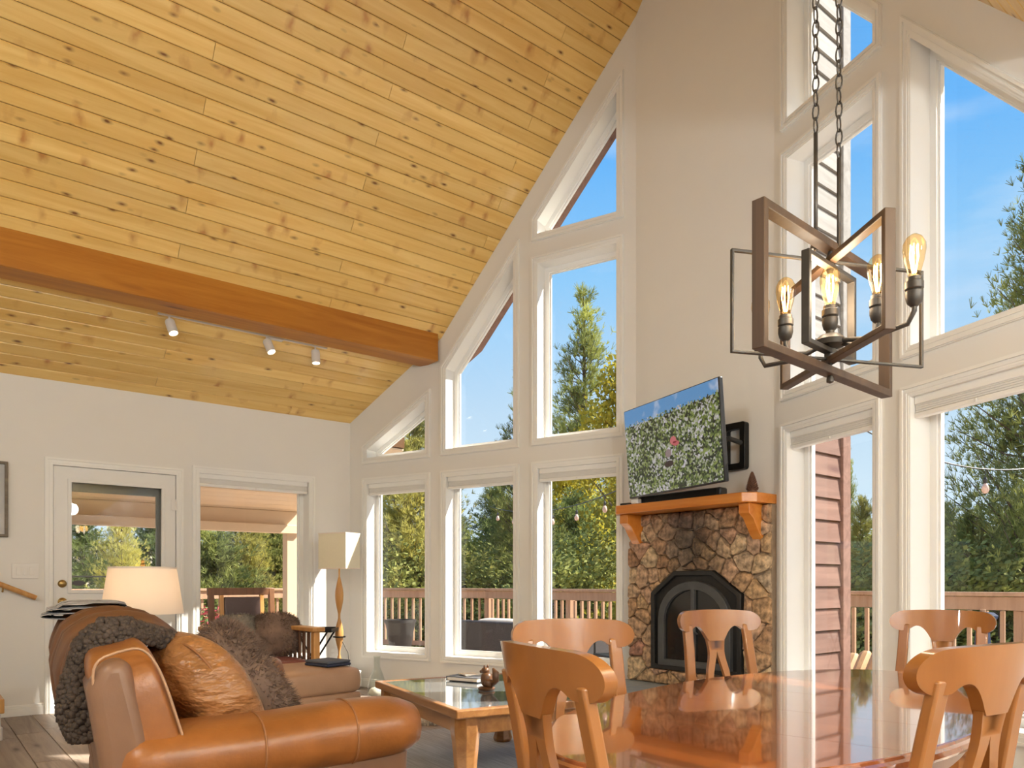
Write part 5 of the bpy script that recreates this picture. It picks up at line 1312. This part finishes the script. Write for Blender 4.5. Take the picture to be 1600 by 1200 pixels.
def conifer(seed, h, rad, bare, open_, tl_, mat):
    """returns crown and trunk meshes of one pine standing at the origin"""
    rnd = random.Random(seed); cr_, tr = MB(), MB()
    tr.tube([(0, 0, -.5), (.03 * h * rnd.uniform(-.3, .3), .02 * h * rnd.uniform(-.3, .3), h * .5), (0, 0, h * .98)], [h * .02, h * .012, .015], 7)
    z = h * bare
    while z < h * .99:
        k = (z - h * bare) / (h * (1 - bare)); r_ = rad * (1 - k) ** .75 * (.55 + .45 * min(1, k * 6 + .3)) + .12
        for i in range(rnd.randint(4, 6)):
            a = rnd.uniform(0, 6.28); L = r_ * rnd.uniform(.6, 1.12); up = rnd.uniform(-.05, .35) + .5 * k
            p0 = Vector((0, 0, z)); d = Vector((math.cos(a), math.sin(a), up)).normalized(); p1 = p0 + d * L + Vector((0, 0, .12 * L))
            if L > .5: tr.tube([p0, p0 + d * L * .5, p1], [.012 + L * .012, .008 + L * .006, .006], 4, caps=False)
            n = max(4, int(L * 24 / open_))
            for j in range(n):
                t = rnd.uniform(.28, 1.0) if L > .5 else rnd.random(); p = p0 + (p1 - p0) * t
                p += Vector((rnd.gauss(0, 1), rnd.gauss(0, 1), rnd.gauss(.2, .8))) * (.16 * L * t + .03)
                tuft(cr_, p, (d + Vector((0, 0, .5))).normalized(), tl_ * rnd.uniform(.42, .72), tl_ * .055, rnd)
        z += h * .021 * rnd.uniform(.7, 1.3) * open_ ** .5
    return cr_.mesh('needles', mat), tr.mesh('trunk', M['bark'])
def broadleaf(seed, h, rad, mat, n=15000, base=.15):
    rnd = random.Random(seed); cr_, tr = MB(), MB()
    tr.tube([(0, 0, -.5), (0, 0, h * .5), (.1, 0, h * .9)], [.09, .06, .015], 7)
    cl = []
    for _ in range(46):
        k = rnd.uniform(base, 1); a = rnd.uniform(0, 6.28); rr = rad * math.sin(math.pi * min(.98, max(.06, k)) ** .9) ** .7 * rnd.uniform(.25, 1)
        c = Vector((rr * math.cos(a), rr * math.sin(a), k * h)); cl.append((c, rnd.uniform(.35, .75) * rad * .55))
        tr.tube([(0, 0, max(.1, k * h - rr * .8)), c], [.02, .006], 4, caps=False)
    for _ in range(n):
        c, s = rnd.choice(cl); v = Vector((rnd.gauss(0, 1), rnd.gauss(0, 1), rnd.gauss(0, 1))).normalized() * s * rnd.random() ** .4
        p = c + v; q = Vector((rnd.gauss(0, 1), rnd.gauss(0, 1), rnd.gauss(0, 1))).normalized(); u_ = q.orthogonal().normalized(); w_ = q.cross(u_); l = rnd.uniform(.035, .065)
        cr_.add([p, p + u_ * l + w_ * l * .6, p + u_ * l * 2, p + u_ * l - w_ * l * .6], [(0, 1, 2, 3)])
    return cr_.mesh('leaves', mat), tr.mesh('trunk', M['bark'])
KIND = {'tall': conifer(1, 13, 2.6, .12, 1.15, .34, M['needle']), 'wide': conifer(2, 11, 3.4, .10, .62, .25, M['needle']), 'light': conifer(7, 11, 3.2, .06, .62, .27, M['needle_light']), 'dark': conifer(3, 9, 2.3, .04, .75, .30, M['needle_dark']),
        'young': conifer(4, 6.5, 2.0, .03, .7, .28, M['needle']), 'gold': broadleaf(5, 7, 1.9, M['leaf']), 'olive': broadleaf(6, 5.5, 1.9, M['needle'], base=.05)}
HK = {'light': 11, 'tall': 13, 'wide': 11, 'dark': 9, 'young': 6.5, 'gold': 7, 'olive': 5.5}
NM = {'light': 'pine_tree', 'tall': 'pine_tree', 'wide': 'pine_tree', 'dark': 'fir_tree', 'young': 'young_pine', 'gold': 'aspen_tree', 'olive': 'juniper_shrub'}
tr_rnd = random.Random(77)
def tree(kind, x, y, ztop, lab, group=None, wide=1.0):
    g = hill(x, y) - .2; s = (ztop - g) / HK[kind]
    t = thing(NM[kind], lab, 'shrub' if kind == 'olive' else 'tree', (x, y, g), tr_rnd.uniform(0, 6.28), group); t.scale = (s * wide, s * wide, s)
    cm, tm = KIND[kind]
    o = bpy.data.objects.new('crown', cm); link(o, t); o = bpy.data.objects.new('trunk', tm); link(o, t)
TREES = [
    ('tall', -16.61, 16.06, 10.18, 'tall open pine rising into the sky beside the fireplace wall', None, 0.8),
    ('gold', -10.35, 11.07, 5.19, 'golden yellow aspen crowding the window left of the fireplace', None, 0.85),
    ('gold', -14.04, 12.86, 4.18, 'olive gold aspen below the tall open pine', None, 1.0),
    ('tall', -13.15, 10.78, 5.96, 'dark pine bough leaning into the right of the middle tall window', None, 0.75),
    ('light', -14.73, 8.80, 5.02, 'light green pine filling the corner window and its slanted pane', None, 0.95),
    ('light', -18.03, 6.26, 3.41, 'bright green pine outside the left wall window', None, 0.8),
    ('light', -21.00, 4.14, 3.21, 'light green pine seen through the door glass', None, 0.7),
    ('wide', -4.42, 16.10, 9.38, 'large spreading pine at the right edge of the wide window', None, 0.66),
    ('light', -7.38, 14.80, 2.83, 'light green young pine behind the railing right of the chimney', None, 0.6),
    ('dark', -7.15, 18.29, 2.85, 'small pointed fir left of the large spreading pine', None, 0.8),
    ('light', -5.59, 15.44, 2.41, 'yellow green young pine under the large spreading pine', None, 0.8),
    ('tall', -8.55, 16.54, 4.29, 'thin sparse pine beside the chimney corner board', None, 0.3),
    ('dark', -28.70, 2.52, 4.18, 'dark green fir left of the door', 'evergreens beyond the deck', 1.25),
    ('wide', -30.86, -0.19, 4.59, 'spreading pine left of the door', 'evergreens beyond the deck', 1.25),
    ('dark', -25.02, 3.92, 3.36, 'dark green fir seen through the door glass, leftmost', 'evergreens beyond the deck', 1.25),
    ('dark', -25.89, 6.03, 3.37, 'dark green fir seen through the door glass, second from left', 'evergreens beyond the deck', 1.25),
    ('dark', -22.83, 9.86, 3.78, 'dark green fir outside the left wall window', 'evergreens beyond the deck', 1.25),
    ('young', -17.53, 5.29, 2.19, 'bushy young pine outside the left wall window, leftmost', 'evergreens beyond the deck', 1.25),
    ('young', -18.58, 7.18, 2.57, 'bushy young pine outside the left wall window, second from left', 'evergreens beyond the deck', 1.25),
    ('dark', -27.27, 13.93, 6.49, 'dark green fir outside the corner window, leftmost', 'evergreens beyond the deck', 1.25),
    ('dark', -20.00, 10.21, 2.99, 'dark green fir outside the corner window, second from left', 'evergreens beyond the deck', 1.25),
    ('dark', -22.82, 14.69, 3.65, 'dark green fir outside the corner window, third from left', 'evergreens beyond the deck', 1.25),
    ('olive', -16.87, 9.33, 2.41, 'low olive juniper outside the corner window, leftmost', 'junipers beyond the deck', 1.25),
    ('olive', -13.95, 8.17, 1.65, 'low olive juniper outside the corner window, second from left', 'junipers beyond the deck', 1.25),
    ('dark', -16.64, 11.21, 3.16, 'dark green fir outside the middle tall window, leftmost', 'evergreens beyond the deck', 1.25),
    ('dark', -19.87, 15.18, 4.31, 'dark green fir outside the middle tall window, second from left', 'evergreens beyond the deck', 1.25),
    ('young', -14.85, 11.85, 2.89, 'bushy young pine outside the middle tall window', 'evergreens beyond the deck', 1.25),
    ('olive', -15.50, 11.03, 2.08, 'low olive juniper outside the middle tall window, leftmost', 'junipers beyond the deck', 1.25),
    ('olive', -13.65, 10.15, 1.54, 'low olive juniper outside the middle tall window, second from left', 'junipers beyond the deck', 1.25),
    ('dark', -15.85, 13.80, 3.44, 'dark green fir outside the window left of the fireplace, leftmost', 'evergreens beyond the deck', 1.25),
    ('dark', -13.11, 12.43, 3.26, 'dark green fir outside the window left of the fireplace, second from left', 'evergreens beyond the deck', 1.25),
    ('olive', -11.24, 9.96, 1.62, 'low olive juniper outside the window left of the fireplace, leftmost', 'junipers beyond the deck', 1.25),
    ('olive', -11.48, 11.26, 1.79, 'low olive juniper outside the window left of the fireplace, second from left', 'junipers beyond the deck', 1.25),
    ('olive', -14.09, 14.41, 3.16, 'low olive juniper outside the window left of the fireplace, third from left', 'junipers beyond the deck', 1.25),
    ('dark', -16.21, 18.17, 5.41, 'dark green fir hidden behind the fireplace wall, leftmost', 'evergreens beyond the deck', 1.25),
    ('dark', -14.55, 20.24, 4.59, 'dark green fir hidden behind the fireplace wall, second from left', 'evergreens beyond the deck', 1.25),
    ('dark', -12.52, 19.58, 3.93, 'dark green fir hidden behind the fireplace wall, third from left', 'evergreens beyond the deck', 1.25),
    ('wide', -14.16, 17.53, 4.67, 'spreading pine hidden behind the fireplace wall', 'evergreens beyond the deck', 1.25),
    ('dark', -11.70, 20.60, 3.18, 'dark green fir outside the narrow window right of the fireplace, leftmost', 'evergreens beyond the deck', 1.25),
    ('dark', -10.09, 19.42, 2.14, 'dark green fir outside the narrow window right of the fireplace, second from left', 'evergreens beyond the deck', 1.25),
    ('dark', -10.59, 21.99, 2.43, 'dark green fir outside the narrow window right of the fireplace, third from left', 'evergreens beyond the deck', 1.25),
    ('olive', -6.93, 13.76, 1.46, 'low olive juniper outside the narrow window right of the fireplace', 'junipers beyond the deck', 1.25),
    ('dark', -8.20, 21.79, 2.14, 'dark green fir outside the wide right window, leftmost', 'evergreens beyond the deck', 1.25),
    ('dark', -6.42, 20.81, 3.10, 'dark green fir outside the wide right window, second from left', 'evergreens beyond the deck', 1.25),
    ('olive', -9.26, 20.46, 2.65, 'low olive juniper outside the wide right window, leftmost', 'junipers beyond the deck', 1.25),
    ('olive', -7.42, 17.96, 1.98, 'low olive juniper outside the wide right window, second from left', 'junipers beyond the deck', 1.25),
    ('olive', -5.47, 13.99, 1.43, 'low olive juniper outside the wide right window, third from left', 'junipers beyond the deck', 1.25),
    ('olive', -6.05, 18.07, 2.33, 'low olive juniper outside the wide right window, fourth from left', 'junipers beyond the deck', 1.25),
    ('olive', -4.72, 14.12, 1.42, 'low olive juniper outside the wide right window, fifth from left', 'junipers beyond the deck', 1.25),
    ('dark', -5.03, 19.35, 3.15, 'dark green fir past the right edge of the picture, leftmost', 'evergreens beyond the deck', 1.25),
    ('dark', -3.58, 21.16, 3.42, 'dark green fir past the right edge of the picture, second from left', 'evergreens beyond the deck', 1.25),
    ('wide', -4.16, 18.84, 3.79, 'spreading pine past the right edge of the picture, leftmost', 'evergreens beyond the deck', 1.25),
    ('wide', -2.91, 23.61, 4.15, 'spreading pine past the right edge of the picture, second from left', 'evergreens beyond the deck', 1.25),
]
for a_ in TREES: tree(*a_)
